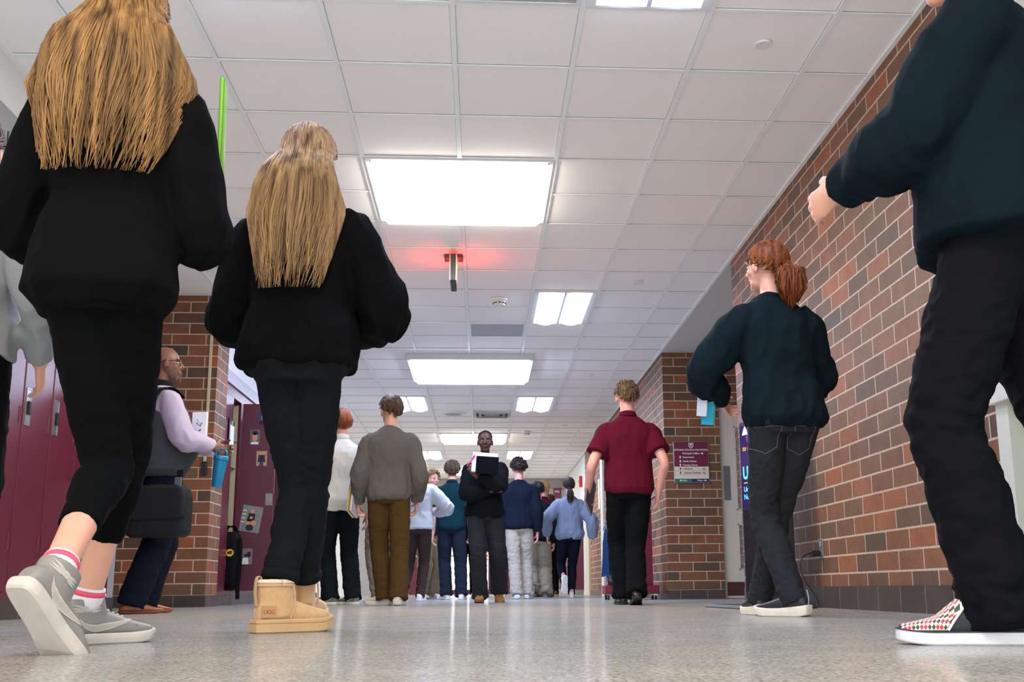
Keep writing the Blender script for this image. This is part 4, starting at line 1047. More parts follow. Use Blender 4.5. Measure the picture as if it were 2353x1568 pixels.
    # ---- hair
    if hair:
        b = bmesh.new(); ty = hair['type']; hm = hair['mat']
        if ty == 'short':
            lim = hair.get('lim', (130, 94, 54)); hair_cap(b, HM, hair.get('thick', .014), lim, sx=hsx, seed=seed); hair_tufts(b, HM, hair.get('n', 260), hair.get('len', .05), lim, seed, hair.get('lift', .012), .0055, hair.get('swirl', .2), hsx)
        elif ty == 'curly':
            lim = hair.get('lim', (126, 96, 50)); hair_cap(b, HM, .016, lim, sx=hsx, seed=seed); hair_curls(b, HM, hair.get('n', 240), lim, seed, hair.get('r', .016), hsx)
        elif ty == 'buzz':
            hair_cap(b, HM, .004, hair.get('lim', (128, 84, 40)), sx=hsx, seed=seed, rough=.0008)
        elif ty == 'pony':
            lim = (128, 98, 52); hair_cap(b, HM, .013, lim, sx=hsx, seed=seed, rough=.002); hair_tufts(b, HM, 520, .075, lim, seed, .004, .003, 0, hsx, down=.9)
            tie = HM @ V((0, -.122, hair.get('tie', .0))); r = random.Random(seed); L = hair.get('len', .3)
            ell(b, tie+V((0, .012, 0)), (.03, .022, .03), sub=2)
            for _ in range(hair.get('n', 110)):
                a = r.uniform(0, 6.28); q = r.random()**.5; l = L*r.uniform(.5, 1.15)*(1-.25*abs(math.cos(a))*q); fx, fy = math.cos(a)*q, math.sin(a)*q; wv = r.uniform(0, 6)
                tube(b, [tie+V((fx*.02, fy*.02+.01, 0)), tie+V((fx*.03, -.03+fy*.02, -.02)), tie+V((fx*hair.get('w', .045), -.045+fy*.03, -l*.35)), tie+V((fx*hair.get('w', .045)*1.1+.014*math.sin(wv), -.035+fy*.03+.012*math.cos(wv), -l*.7)), tie+V((fx*hair.get('w', .045)*.7, -.02+fy*.02, -l))], [.004, .005, .0045, .0035, .0006], 6)
        elif ty == 'long':
            tp = top or {}
            def back(z, x):
                t = (z-pel.z)/max(.2, sp.z)/Ls; t = max(-.1, min(1.06, t)); hw, hd, yo = interp(tab, t); ee = (ez(t) if top else 0)+.012
                hw = hw*k*bulk+ee; hd = hd*k*(bulk*.5+.5)+ee
                c = TR(t, 0, yo*k); xx = min(.96, abs(x)/hw)
                return c.y-hd*(1-xx**2.4)**(1/2.4)
            back0 = back
            back = lambda z, x: min(back0(z-dd, x) for dd in (0, .04, .08, .12, .16))
            bi = bmesh.new()
            long_hair(b, bi, HM, hair['len'], back, hair.get('n', 300), seed, hair.get('spread', .15), hair.get('phm', 118), hair.get('rad', .005), hsx)
            me2 = mesh_of(bi); b.from_mesh(me2); bpy.data.meshes.remove(me2)
        P_.hair = obj('hair', b, hm, root, smooth=True)
    PEOPLE[key] = P_
    return P_
def hair_mat(name, rgb, rgb2=None, rough=.6):
    if name in MATS: return MATS[name]
    mt = mat(name, rgb, rough, var=.25, scale=45, spec=.25, stretch=(1, 1, .03)); nt = mt.node_tree
    if rgb2:
        mx = [n for n in nt.nodes if n.type == 'MIX'][0]; mx.inputs['B'].default_value = col(*rgb2); mx.inputs['A'].default_value = col(*rgb)
        cr = nt.nodes.new('ShaderNodeMapRange'); nz = [n for n in nt.nodes if n.type == 'TEX_NOISE'][0]
        nt.links.new(nz.outputs['Fac'], cr.inputs[0]); cr.inputs[1].default_value = .32; cr.inputs[2].default_value = .68
        nt.links.new(cr.outputs[0], mx.inputs['Factor'])
    nt.nodes['Principled BSDF'].inputs['Anisotropic'].default_value = .4
    return mt

# ---- wardrobe
BLK = cloth('black_fleece', (15, 16, 18)); BLKP = cloth('black_twill', (13, 14, 16)); GREYS = cloth('heather_grey', (168, 170, 172))
def sneaker(rgb, sole=(226, 226, 222), kind='sneaker', acc=None, **k):
    n = 'shoe_%d_%d_%d' % rgb
    return dict(kind=kind, mat=mat(n, rgb, .55, bump=.05), sole=mat('sole_%d_%d_%d' % sole, sole, .6), accent=mat('lace_%d_%d_%d' % acc, acc, .7) if acc else None, **k)
BLOND = hair_mat('blond_hair', (76, 52, 28), (164, 122, 74)); BLOND2 = hair_mat('light_blond_hair', (84, 60, 38), (174, 138, 96))
AUB = hair_mat('auburn_hair', (70, 34, 14), (150, 78, 34)); REDH = hair_mat('red_brown_hair', (84, 40, 20), (150, 80, 42)); BRN = hair_mat('brown_hair', (50, 36, 30), (96, 72, 58))
DBR = hair_mat('dark_brown_hair', (28, 22, 22), (66, 52, 48)); BLKH = hair_mat('black_hair', (14, 13, 15), (36, 34, 38)); ASH = hair_mat('ash_blond_hair', (110, 90, 70), (190, 164, 130))

# 1 striding student with very long hair, near left
p = person('strider', 'striding person at left with very long golden hair, black sweatshirt and grey high-top sneakers', (-.945, 2.65), 2, 1.80, 'f', .94, 'fair',
    feet={'L': (.005, -.16, .012, -22, 46), 'R': (-.01, .40, 0, -38, 0)}, hx=.06, zp=.885, lean=2, twist=-4,
    wrist={'L': (-.10, .30, 1.16), 'R': (.10, .30, 1.13)}, pole={'L': (-.6, -.6, -.5), 'R': (.35, -.6, -.5)},
    top=dict(mat=BLK, ease=.026, hem=-.13, flare=.0, fold=.008, sr=(.092, .088, .082, .074, .05), band=True), pants=dict(mat=BLKP, fit='legging', ease=.01, crop=.45, fold=.003),
    shoes=sneaker((132, 128, 122), (190, 182, 174), 'high', (200, 194, 186)), hair=dict(type='long', mat=BLOND, len=.40, n=1500, spread=.21, phm=122, rad=.003), vx=.005, cvx=.007, seed=1)
for s in 'LR':
    o, S_ = getattr(p, 'shoe'+s); LG = mat('pale_leather', (222, 216, 206), .5); BRW = mat('pink_band', (226, 84, 110), .8)
    for q in (-1, 1):
        side_mark('swoosh', SWOOSH, LG, o, S_, q)
        for wg in WING: side_mark('winged_emblem', wg, LG, o, S_, q, rows=2)
    an, F = p.legs[s][2], p.legs[s][3]
    b = bmesh.new(); d_ = (p.legs[s][1]-an).normalized(); tube(b, [an+d_*.01, an+d_*.04, an+d_*.066], [.0405, .0405, .041], 20); so_ = obj('sock', b, mat('white_knit', (226, 222, 226), .9), p.root, smooth=True)
    b = bmesh.new(); tube(b, [an+d_*.046, an+d_*.06], [.0418, .042], 20); obj('sock_band', b, BRW, so_, smooth=True)

# 2 person cut by the left edge
person('edge', 'person cut off by the left edge in grey sweatshirt and black trousers', (-1.665, 3.4), 0, 1.68, 'f', 1.05, 'fair',
    feet={'L': (-.1, .25, 0, 5, 0), 'R': (.03, -.18, .02, -5, 45)}, zp=.86, wrist={'R': (.235, .10, .86), 'L': (-.25, .0, .8)}, pole={'R': (.6, -1, 0)},
    top=dict(mat=GREYS, ease=.032, hem=-.02, flare=.012, band=True, fold=.006), pants=dict(mat=BLKP, fit='wide', ease=.012), shoes=sneaker((230, 230, 228)), hair=dict(type='long', mat=BRN, len=.3, n=160), seed=2)

# 3 student in short tan sheepskin boots
SUEDE = mat('tan_suede', (200, 160, 112), .95, var=.08, scale=60, bump=.15, sheen=.3); SOLE_T = mat('tan_foam', (192, 156, 112), .7, var=.03)
p = person('boots', 'person with long blond hair, oversized black sweatshirt, cuffed black jeans and short tan boots', (-.605, 3.5), -4, 1.72, 'f', 1.02, 'fair',
    feet={'L': (.01, .20, 0, -48, 0), 'R': (-.04, .50, .02, -4, -6)}, hx=.064, zp=.875, lean=2,
    wrist={'L': (-.08, .28, 1.02), 'R': (.10, .28, 1.02)}, pole={'L': (-.75, -.4, -.4), 'R': (.75, -.4, -.35)},
    top=dict(mat=BLK, ease=.034, hem=-.06, flare=.004, fold=.009, sr=(.098, .098, .09, .08, .05), band=True), pants=dict(mat=denim('black_denim', (30, 32, 36)), fit='slim', ease=.012, crop=.22, fold=.004),
    shoes=dict(kind='boot', mat=SUEDE, sole=SOLE_T), hair=dict(type='long', mat=BLOND2, len=.41, n=1400, spread=.16, phm=118, rad=.0028), vx=.005, cvx=.007, seed=4)
FUR = mat('cream_fleece', (236, 214, 190), .95, var=.1, scale=300, bump=.6)
for s, q in (('L', -1), ('R', 1)):
    o, S_ = getattr(p, 'shoe'+s); A_ = V((0, -.118, 0))
    b = bmesh.new(); tube(b, [A_+V((math.cos(i*PI/12)*.047, math.sin(i*PI/12)*.061, .166)) for i in range(25)], .0075, 8, V((0, 0, 1))); bmesh.ops.transform(b, matrix=S_, verts=b.verts); obj('fleece_collar', b, FUR, o, smooth=True)
    b = bmesh.new(); tube(b, [A_+V((math.cos(i*PI/12)*.0495, math.sin(i*PI/12)*.0645, .154)) for i in range(25)], .005, 8, V((0, 0, 1))); bmesh.ops.transform(b, matrix=S_, verts=b.verts); obj('rim_binding', b, SUEDE, o, smooth=True)
    b = bmesh.new(); tube(b, smooth_pts([(0, -.184, .085), (0, -.19, .135), (0, -.186, .178), (0, -.172, .178), (0, -.17, .14)]), (.011, .0022), 8); bmesh.ops.transform(b, matrix=S_, verts=b.verts); obj('heel_tab', b, SOLE_T, o, smooth=True)
    b = bmesh.new()
    for r_ in (-1, 1): tube(b, smooth_pts([(r_*.0475, -.075, .15), (r_*.047, -.068, .11), (r_*.0445, -.07, .07), (r_*.041, -.08, .046)]), .003, 6)
    bmesh.ops.transform(b, matrix=S_, verts=b.verts); obj('side_seam', b, SUEDE, o, smooth=True)
    X_ = S_ @ Matrix.Translation((.0405, -.150, .068)) @ Matrix.Rotation(R(83), 4, 'Z') @ Matrix.Rotation(PI/2, 4, 'X')
    b = bx(bmesh.new(), -.030, .018, -.018, .020, -.004, .0016, M=X_); lab = obj('heel_label', b, mat('tan_label', (186, 136, 96), .6), o)
    text('brand_letters', 'UGG', .018, mat('label_ink', (110, 72, 48), .6), lab, X_ @ Matrix.Translation((-.006, .0, .0017)), .0004, 'CENTER')
    e_, d_, r_ = getattr(p, 'cuff'+s)
    b = bmesh.new(); tube(b, [e_-d_*.028, e_-d_*.022, e_-d_*.0, e_+d_*.008], [r_*1.02, r_*1.13, r_*1.14, r_*1.02], 28); obj('rolled_cuff', b, denim('black_denim', (30, 32, 36)), p.pants, smooth=True)

# 4 man with shoulder bag
VEST = cloth('grey_vest', (88, 92, 96), .8); LAV = cloth('lavender_cotton', (206, 192, 216)); NAVYP = cloth('navy_trousers', (28, 32, 48))
p = person('man', 'bald man with glasses, grey vest over lavender shirt, standing sideways by the brick pillar', (-2.13, 7.2), -58, 1.73, 'm', 1.27, 'brown',
    feet={'L': (-.11, .10, 0, 10, 0), 'R': (.13, -.03, 0, -10, 0)}, head=(-24, 2), belly=.10, lean=-1,
    wrist={'R': (.22, .28, 1.07), 'L': (-.08, .40, 1.10)}, pole={'R': (.8, -1, -.3), 'L': (-.8, -.8, -.2)}, curl={'R': 55, 'L': 45},
    top=dict(mat=LAV, ease=.012, hem=-.04, fold=.006, sr=(.088, .082, .074, .068, .046), collar='none', name='shirt'), pants=dict(mat=NAVYP, fit='straight', ease=.014),
    shoes=dict(kind='dress', mat=mat('brown_leather', (140, 74, 38), .3), sole=mat('brown_sole', (112, 52, 30), .5)), seed=6, vx=.006)
def vest(p, H, bulk, mt_, bel):
    b = bmesh.new(); k = H/1.75; rings = []
    for i in range(15):
        t = -.09+i*(1.0+.09)/14; hw, hd, yo = interp(MALE, t); e = .036*(.5+.5*min(1, (1.05-t)*3))
        hw = hw*k*bulk+e; hd = hd*k*(bulk*.5+.5)+e; bl = bel*math.exp(-((t-.3)/.25)**2)
        if t > .66: hw = min(hw, (.215-.07*(t-.66)/.34)*k*1.06)
        rings.append([p.TR(t, hw*math.copysign(abs(math.cos(a))**.83, math.cos(a))*(1+bl*.8), (hd+(bl if math.sin(a) > 0 else bl*.15))*math.copysign(abs(math.sin(a))**.83, math.sin(a))+yo*k) for a in [j*2*PI/30 for j in range(30)]])
    loft(b, rings)
    me = vox(b, .009, 4); folds(me, .006, 8, 11, [(p.TR(0, 0, 0), .35, 1.)]); v_ = obj('vest', me, mt_, p.root, smooth=True)
    b = bmesh.new(); rr = []
    for z, r_ in ((-.02, .088), (.03, .08), (.06, .076), (.06, .068), (.02, .07), (-.02, .078)): rr.append([p.TR(1.0, math.cos(a)*r_*k*1.08, math.sin(a)*r_*k)+V((0, 0, z-.01*math.sin(a))) for a in [j*2*PI/28 for j in range(28)]])
    loft(b, rr, cap=False, closed=True); bmesh.ops.recalc_face_normals(b, faces=b.faces); obj('collar', b, cloth('dark_collar', (40, 44, 48)), v_, smooth=True)
    return v_
vest(p, 1.73, 1.27, VEST, .10)
# glasses and beard stubble
t = thing('eyeglasses', 'dark rimmed glasses worn by the bald man', 'glasses'); t.matrix_world = p.MW @ p.HM
for sg in (-1, 1):
    b = bmesh.new(); tube(b, [V((sg*.033+.024*math.cos(a), .098-.004*abs(math.cos(a)), .006+.018*math.sin(a))) for a in [i*2*PI/18 for i in range(19)]], .0026, 6); obj('rim', b, BLACKP, t)
    b = bmesh.new(); tube(b, [V((sg*.057, .095, .010)), V((sg*.083, .05, .012)), V((sg*.088, -.005, .012)), V((sg*.087, -.03, -.006))], .0026, 6); obj('temple', b, BLACKP, t)
    b = bmesh.new(); ell(b, (sg*.033, .097, .006), (.022, .002, .016), sub=2); obj('glass_lens', b, GLASS, t)
b = bmesh.new(); tube(b, [V((-.01, .098, .01)), V((0, .102, .013)), V((.01, .098, .01))], .0025, 6); obj('bridge', b, BLACKP, t)
b = bmesh.new()
for i in range(520):
    a = rng.uniform(-1.5, 1.5); z = rng.uniform(-.11, -.045)-(.0 if abs(a) > .5 else .012)
    r_ = .062*(1-max(0, (-.075-z)/.05)*.75); c = p.HM @ V((math.sin(a)*r_*1.05, .03+math.cos(a)*(.05+.014*(abs(a) < .6)), z))
    tube(b, [c, c+p.HM.to_3x3() @ V((math.sin(a)*.004, math.cos(a)*.003, -.005))], [.0013, .0005], 4)
obj('beard', b, mat('grey_stubble', (118, 110, 104), .7), p.root)
# bag
t = thing('shoulder_bag', 'dark grey shoulder bag hanging at the bald man\'s hip', 'bag', (-2.02, 6.93, .47), R(-12))
BAGM = cloth('bag_nylon', (52, 56, 58), .55)
b = bmesh.new(); rings = []
for z, s in ((0, .86), (.02, .97), (.12, 1.), (.24, .98), (.30, .9), (.325, .72)):
    rings.append([V((.205*s*math.copysign(abs(math.cos(a))**.45, math.cos(a)), .075*s*math.copysign(abs(math.sin(a))**.5, math.sin(a)), z)) for a in [i*2*PI/28 for i in range(28)]])
loft(b, rings); me = vox(b, .009, 3); folds(me, .005, 9, 5); bb = obj('bag_body', me, BAGM, t, smooth=True)
b = bmesh.new(); rings = []
for z, s in ((.10, .8), (.12, 1.), (.25, 1.), (.31, .9)): rings.append([V((.195*s*math.copysign(abs(math.cos(a))**.45, math.cos(a)), -.055+.035*s*math.copysign(abs(math.sin(a))**.5, math.sin(a)), z)) for a in [i*2*PI/28 for i in range(28)]])
loft(b, rings); obj('front_flap', vox(b, .009, 3), BAGM, t, smooth=True)
b = bmesh.new(); tube(b, smooth_pts([(-.17, -.01, .30), (-.165, -.02, .42), (-.13, -.02, .60), (-.11, -.02, .78), (-.09, .03, .93), (-.06, .14, .985), (-.02, .25, .93)]), [(.02, .0025)]*37, 8, V((1, 0, 0))); obj('strap', b, cloth('strap_web', (30, 32, 34), .7), t, smooth=True)
for x in (-.17, .13):
    o = obj('buckle', box(x-.022, x+.022, -.045, -.03, .30, .37, .004), mat('grey_buckle', (96, 104, 112), .35), t)
b = bmesh.new(); tube(b, smooth_pts([(.13, -.01, .3), (.13, -.02, .36), (.12, .0, .42)]), (.02, .0025), 8); obj('strap_end', b, cloth('strap_web', (30, 32, 34), .7), t)
# tumbler and book
hw_ = p.MW @ p.hR[0]; hd_ = p.MW.to_3x3() @ p.hR[1]
t = thing('tumbler', 'teal blue lidded tumbler hanging from the bald man\'s hand', 'cup', (hw_.x+hd_.x*.085-.01, hw_.y+hd_.y*.085-.05, hw_.z-.262))
t.rotation_euler = (0, R(6), 0)
TEALP = mat('teal_plastic', (16, 118, 160), .25)
b = bmesh.new(); ring_ = lambda r_, z: [V((r_*math.cos(i*PI/16), r_*math.sin(i*PI/16), z)) for i in range(32)]
loft(b, [ring_(.0, 0.), ring_(.030, .0), ring_(.033, .006), ring_(.043, .17), ring_(.043, .178)]); obj('cup_body', b, TEALP, t, smooth=True)
b = bmesh.new(); loft(b, [ring_(.047, .176), ring_(.048, .18), ring_(.048, .2), ring_(.044, .207), ring_(.02, .209)]); l_ = obj('lid', b, TEALP, t, smooth=True)
b = bmesh.new(); tube(b, smooth_pts([(-.036, 0, .20), (-.033, 0, .235), (0, 0, .252), (.033, 0, .235), (.036, 0, .20)]), .006, 8); obj('carry_loop', b, TEALP, l_, smooth=True)
hw_ = p.MW @ p.hL[0]; 
t = thing('note_cards', 'white printed booklet held up by the bald man', 'booklet', (-1.845, 7.08, 1.10), R(-10))
obj('cover', box(-.05, .05, -.008, .008, 0, .19, .002), mat('paper', (236, 238, 246), .5), t)
b = bmesh.new()
for i in range(14): a = rng.uniform(0, 6.28); c = (rng.uniform(-.02, .02), rng.uniform(.06, .14)); tube(b, [V((c[0], -.009, c[1])), V((c[0]+.014*math.cos(a), -.009, c[1]+.014*math.sin(a)))], .0016, 5)
obj('printed_drawing', b, BLACKP, t)

# 5 boy in cream quarter zip
person('cream', 'red-haired boy in cream long-sleeved top and black trousers, seen from behind', (-1.34, 10.3), 6, 1.81, 'm', 1., 'pink',
    feet={'L': (-.17, .06, 0, 66, 0), 'R': (.07, .04, 0, 40, 0)}, wrist={'L': (-.25, .05, .84), 'R': (.25, .08, .85)},
    top=dict(mat=cloth('cream_cotton', (226, 224, 212)), ease=.026, hem=-.16, sr=(.086, .08, .074, .068, .05), collar='stand', fold=.006, name='pullover', flare=.01), pants=dict(mat=cloth('charcoal_trousers', (32, 36, 40)), fit='straight'),
    shoes=dict(sneaker((112, 110, 108), (222, 218, 200), acc=(214, 210, 204)), swoosh=mat('pale_swoosh', (226, 224, 218), .5)), hair=dict(type='short', mat=REDH, thick=.022, len=.06, lim=(132, 104, 48), lift=.008, swirl=0), seed=8, face=True)
# 6 brown haired boy
TAUP = cloth('taupe_fleece', (122, 116, 110))
p = person('taupe', 'brown-haired boy in taupe sweatshirt and brown trousers looking left, holding books at his side', (-.83, 9.7), 2, 1.84, 'm', 1.02, 'fair',
    feet={'L': (-.12, .14, 0, 62, 0), 'R': (.13, -.02, 0, -10, 0)}, head=(30, 0), wrist={'L': (-.27, .10, .90), 'R': (.25, .12, .92)}, pole={'L': (-.3, -1, 0), 'R': (.5, -1, -.1)}, curl={'L': 50},
    top=dict(mat=TAUP, ease=.03, hem=-.1, sr=(.09, .084, .078, .07, .05), band=True, fold=.007), pants=dict(mat=cloth('ochre_chino', (104, 76, 42)), fit='straight'),
    shoes=sneaker((196, 186, 170), (206, 200, 190), 'runner', (220, 150, 120)), hair=dict(type='short', mat=BRN, thick=.02, len=.06, lim=(130, 92, 50), lift=.014), seed=9)
def held_book(name, label, cat, loc, rot, size, rgb, page=(236, 232, 222), n=1, spiral=False):
    t = thing(name, label, cat, loc); t.rotation_euler = [R(a) for a in rot]; w_, h_, d_ = size
    cv = mat('cover_%d_%d_%d' % rgb, rgb, .45, var=.03)
    b = bmesh.new(); bx(b, -w_/2, w_/2, -d_/2, -d_/2+.003, -h_/2, h_/2); bx(b, -w_/2, w_/2, d_/2-.003, d_/2, -h_/2, h_/2)
    if not spiral: bx(b, -w_/2, -w_/2+.003, -d_/2, d_/2, -h_/2, h_/2)
    obj('cover', b, cv, t); obj('pages', box(-w_/2+.004, w_/2-.004, -d_/2+.003, d_/2-.003, -h_/2+.004, h_/2-.004), mat('pages_%d' % page[0], page, .7, var=.08, scale=500, stretch=(1, 8, .05)), t)
    if spiral:
        b = bmesh.new(); tube(b, [V((-w_/2+.004+.008*math.cos(i*.9), .008*math.sin(i*.9)*1.2, -h_/2+.01+(h_-.02)*i/240)) for i in range(241)], .0011, 5); obj('spiral_wire', b, CHROME, t)
    return t
held_book('notebook', 'pale notebook with papers at the taupe sweatshirt boy\'s side', 'notebook', (-1.135, 9.80, .93), (0, 18, 78), (.20, .27, .022), (200, 196, 204))
held_book('textbook', 'yellow-edged textbook behind the pale notebook at the taupe boy\'s side', 'book', (-1.165, 9.79, .92), (0, 18, 78), (.19, .25, .02), (180, 160, 80))
# 6b khaki
person('khaki', 'boy in khaki trousers and dark sweatshirt standing half hidden between cream and taupe tops', (-1.03, 11.4), 25, 1.74, 'm', 1., 'fair',
    feet={'L': (-.1, .04, 0, 30, 0), 'R': (.11, 0, 0, -5, 0)}, wrist={'L': (-.3, .1, .86)}, head=(40, 0), top=dict(mat=BLK, hem=-.08, band=True), pants=dict(mat=cloth('khaki_chino', (176, 158, 132)), fit='straight', fold=.006),
    shoes=sneaker((226, 230, 240), (230, 232, 236), acc=(200, 206, 220)), hair=dict(type='short', mat=DBR), seed=10)
# 7 blonde in pale grey sweatshirt
p = person('pale', 'blonde student in pale grey sweatshirt, brown trousers and white sneakers, left heel lifted', (-.75, 12.9), -4, 1.69, 'f', 1.05, 'fair',
    feet={'L': (-.12, -.2, .06, 4, 68), 'R': (.05, .06, 0, -4, 0)}, zp=.86, wrist={'R': (.17, .24, 1.04), 'L': (-.22, .15, .95)}, pole={'R': (1, -.6, -.1)},
    top=dict(mat=cloth('pale_grey_fleece', (204, 208, 216)), ease=.034, hem=-.06, flare=.0, sr=(.095, .092, .085, .076, .05), band=True, fold=.008), pants=dict(mat=cloth('brown_stretch', (82, 68, 64)), fit='slim'),
    shoes=sneaker((238, 240, 246), (240, 240, 246), acc=(200, 214, 236)), hair=dict(type='long', mat=ASH, len=.26, n=200, spread=.12), seed=12)
# 8 boy in teal polo and jeans
p = person('teal', 'boy in dark teal polo shirt and blue jeans carrying a white laptop', (-.40, 14.6), 0, 1.82, 'm', 1.05, 'fair',
    feet={'L': (-.12, .12, 0, 30, 0), 'R': (.16, .0, 0, -8, 0)}, wrist={'R': (.25, .03, .86), 'L': (-.25, -.02, .86)}, curl={'R': 60},
    top=dict(mat=cloth('teal_pique', (20, 62, 74)), ease=.022, hem=-.08, sleeve=.68, sr=(.09, .086, .086), collar='polo', name='polo_shirt'), pants=dict(mat=denim('blue_denim', (42, 50, 70)), fit='straight'),
    shoes=sneaker((236, 236, 236)), hair=dict(type='short', mat=BRN, thick=.024, len=.07, lift=.02), seed=13)
t = held_book('laptop', 'white laptop carried low by the boy in the teal polo', 'laptop', (-.10, 14.63, .84), (0, -10, 72), (.22, .31, .018), (222, 226, 232), (200, 204, 208))
# 8b
person('blondface', 'curly blond boy turned back towards the camera, half hidden behind the teal polo boy', (-.72, 15.7), 215, 1.80, 'm', 1., 'pink',
    top=dict(mat=cloth('navy_jersey', (40, 52, 84)), name='sweatshirt', hem=-.1), pants=dict(mat=cloth('khaki_chino', (176, 158, 132))), shoes=sneaker((230, 230, 230)), hair=dict(type='curly', mat=BLOND2, n=160), seed=14)
# 9 person walking to the camera with books
WORK = dict(kind='work', mat=mat('wheat_nubuck', (150, 98, 50), .8, bump=.1), sole=mat('tan_rubber', (120, 84, 50), .7), accent=mat('tan_lace', (110, 70, 40), .8))
p = person('carrier', 'person walking towards the camera in black jacket and dark jeans hugging books to the chest', (.035, 10.85), 180, 1.73, 'f', 1.06, 'dark',
    feet={'R': (.05, .16, 0, -4, 0), 'L': (-.15, -.20, .01, 6, 30)}, zp=.88, wrist={'L': (.085, .29, 1.225), 'R': (-.06, .22, 1.09)}, pole={'L': (-1, -.2, -.5), 'R': (1, -.2, -.5)}, hdir={'L': (.45, .1, .6)}, curl={'L': 40},
    top=dict(mat=cloth('black_jacket', (30, 33, 38)), ease=.03, hem=-.1, sr=(.088, .085, .08, .072, .048), fold=.007, name='jacket', collar='polo'), pants=dict(mat=denim('faded_black_denim', (56, 57, 62)), fit='straight', ease=.014),
    shoes=WORK, hair=dict(type='buzz', mat=BLKH), seed=15)
t = thing('book_stack', 'black notebook held outermost against the chest of the person walking forward', 'notebook', (.055, 10.50, 1.325)); t.rotation_euler = (R(-12), R(4), 0)
obj('cover', box(-.11, .11, -.006, .006, -.09, .09, .003), cloth('black_bookcloth', (20, 24, 26)), t)
held_book('binder', 'white papers and binder tilted behind the black notebook', 'binder', (.03, 10.53, 1.352), (-12, 5, 0), (.25, .2, .035), (226, 228, 230), (238, 238, 238))
t = thing('highlighter', 'bright pink pen sticking out beside the carried papers', 'pen', (-.105, 10.51, 1.37)); t.rotation_euler = (0, R(35), 0)
obj('barrel', cyl(bmesh.new(), (0, 0, 0), .006, .13, 12), mat('pink_plastic', (240, 50, 150), .3), t); obj('cap', cyl(bmesh.new(), (0, 0, .045), .0075, .045, 12), mat('pink_plastic', (240, 50, 150), .3), t)
# 10 curly boy in navy
KH2 = cloth('stone_chino', (206, 198, 186))
person('navy', 'boy with dark curly hair in navy sweatshirt and stone trousers, seen from behind', (.51, 14.6), 0, 1.85, 'm', 1.03, 'pink',
    feet={'L': (-.05, -.06, 0, 6, 0), 'R': (.13, .12, 0, -12, 0)}, wrist={'R': (.25, .0, .88), 'L': (-.25, .1, .88)},
    top=dict(mat=cloth('navy_fleece', (34, 42, 64)), ease=.03, hem=-.1, sr=(.09, .084, .078, .07, .05), band=True), pants=dict(mat=KH2, fit='straight', ease=.014, fold=.006),
    shoes=sneaker((108, 116, 138), (232, 234, 238), 'runner', (60, 130, 190)), hair=dict(type='curly', mat=DBR, n=260, lim=(124, 96, 48), r=.019), seed=16)
# 11
person('darknavy', 'black-haired person in dark navy and khaki trousers, right of the curly-haired boy', (.86, 16.3), -4, 1.73, 'm', 1.05, 'pink',
    feet={'L': (-.1, -.1, .03, 5, 40), 'R': (.12, .08, 0, -8, 0)}, zp=.88, wrist={'L': (-.26, .05, .9)}, top=dict(mat=cloth('ink_fleece', (30, 36, 50)), ease=.03, hem=-.1, band=True), pants=dict(mat=cloth('khaki_light', (186, 176, 156)), fit='wide', fold=.007),
    shoes=sneaker((112, 108, 104), (180, 176, 170)), hair=dict(type='short', mat=BLKH), seed=17)
person('maroonfar', 'blond boy in maroon shirt farther back, only head and shoulders showing', (1.02, 17.6), -20, 1.84, 'm', 1., 'pink', head=(-20, 0),
    top=dict(mat=cloth('maroon_pique', (124, 28, 56)), hem=-.08, sleeve=.65, sr=(.088, .084, .084), collar='polo', name='polo_shirt'), pants=dict(mat=BLKP), shoes=sneaker((40, 40, 44), (30, 30, 32)), hair=dict(type='short', mat=hair_mat('sandy_hair', (140, 104, 64), (206, 168, 112)), thick=.02), seed=18)
# 12 girl in pale blue
p = person('paleblue', 'girl with dark low ponytail in pale blue sweatshirt and navy leggings, one white shoe lifted', (1.245, 15.2), 2, 1.69, 'f', 1.1, 'pink',
    feet={'L': (-.10, -.22, .13, 10, 78), 'R': (.02, .08, 0, -4, 0)}, zp=.86, wrist={'L': (-.31, .06, .86), 'R': (.33, -.02, .82)}, pole={'L': (-1, -1, 0), 'R': (1, -1, 0)},
    top=dict(mat=cloth('pale_blue_fleece', (148, 164, 194)), ease=.036, hem=-.1, flare=.006, sr=(.1, .096, .09, .086, .055), band=True, fold=.009), pants=dict(mat=cloth('navy_stretch', (26, 32, 52)), fit='legging', ease=.006),
    shoes=sneaker((228, 226, 222), (214, 212, 206)), hair=dict(type='pony', mat=DBR, len=.24, tie=-.05), seed=19)
person('behindblue', 'dark-haired person in black between the maroon shirt boy and the pale blue sweatshirt girl', (1.22, 19.2), 0, 1.76, 'f', 1., 'fair', top=dict(mat=BLK, hem=-.1, band=True), pants=dict(mat=BLKP, fit='slim'), shoes=sneaker((50, 44, 42), (190, 170, 140)), hair=dict(type='long', mat=DBR, len=.25, n=120), seed=20)
# 14 boy in maroon polo
p = person('maroon', 'boy in maroon polo shirt and black trousers walking away on the right', (1.19, 8.6), 0, 1.815, 'm', 1.0, 'pink',
    feet={'R': (.02, -.10, .0, -4, 14), 'L': (-.05, .30, 0, 2, 0)}, zp=.915, wrist={'L': (-.33, .09, .90), 'R': (.235, -.03, .88)}, pole={'L': (-.3, -1, 0)}, curl={'L': 50},
    top=dict(mat=cloth('maroon_pique', (124, 28, 56)), ease=.03, hem=-.08, sleeve=.66, sr=(.092, .09, .09), collar='polo', name='polo_shirt', fold=.006), pants=dict(mat=cloth('black_chino', (26, 29, 32)), fit='straight', fold=.004, ease=.012),
    shoes=dict(kind='dress', mat=mat('black_leather', (22, 22, 24), .35), sole=mat('black_rubber', (16, 16, 18), .6)), hair=dict(type='short', mat=hair_mat('mid_brown_hair', (70, 54, 40), (120, 96, 72)), thick=.014, len=.04, lim=(126, 88, 50)), seed=21)
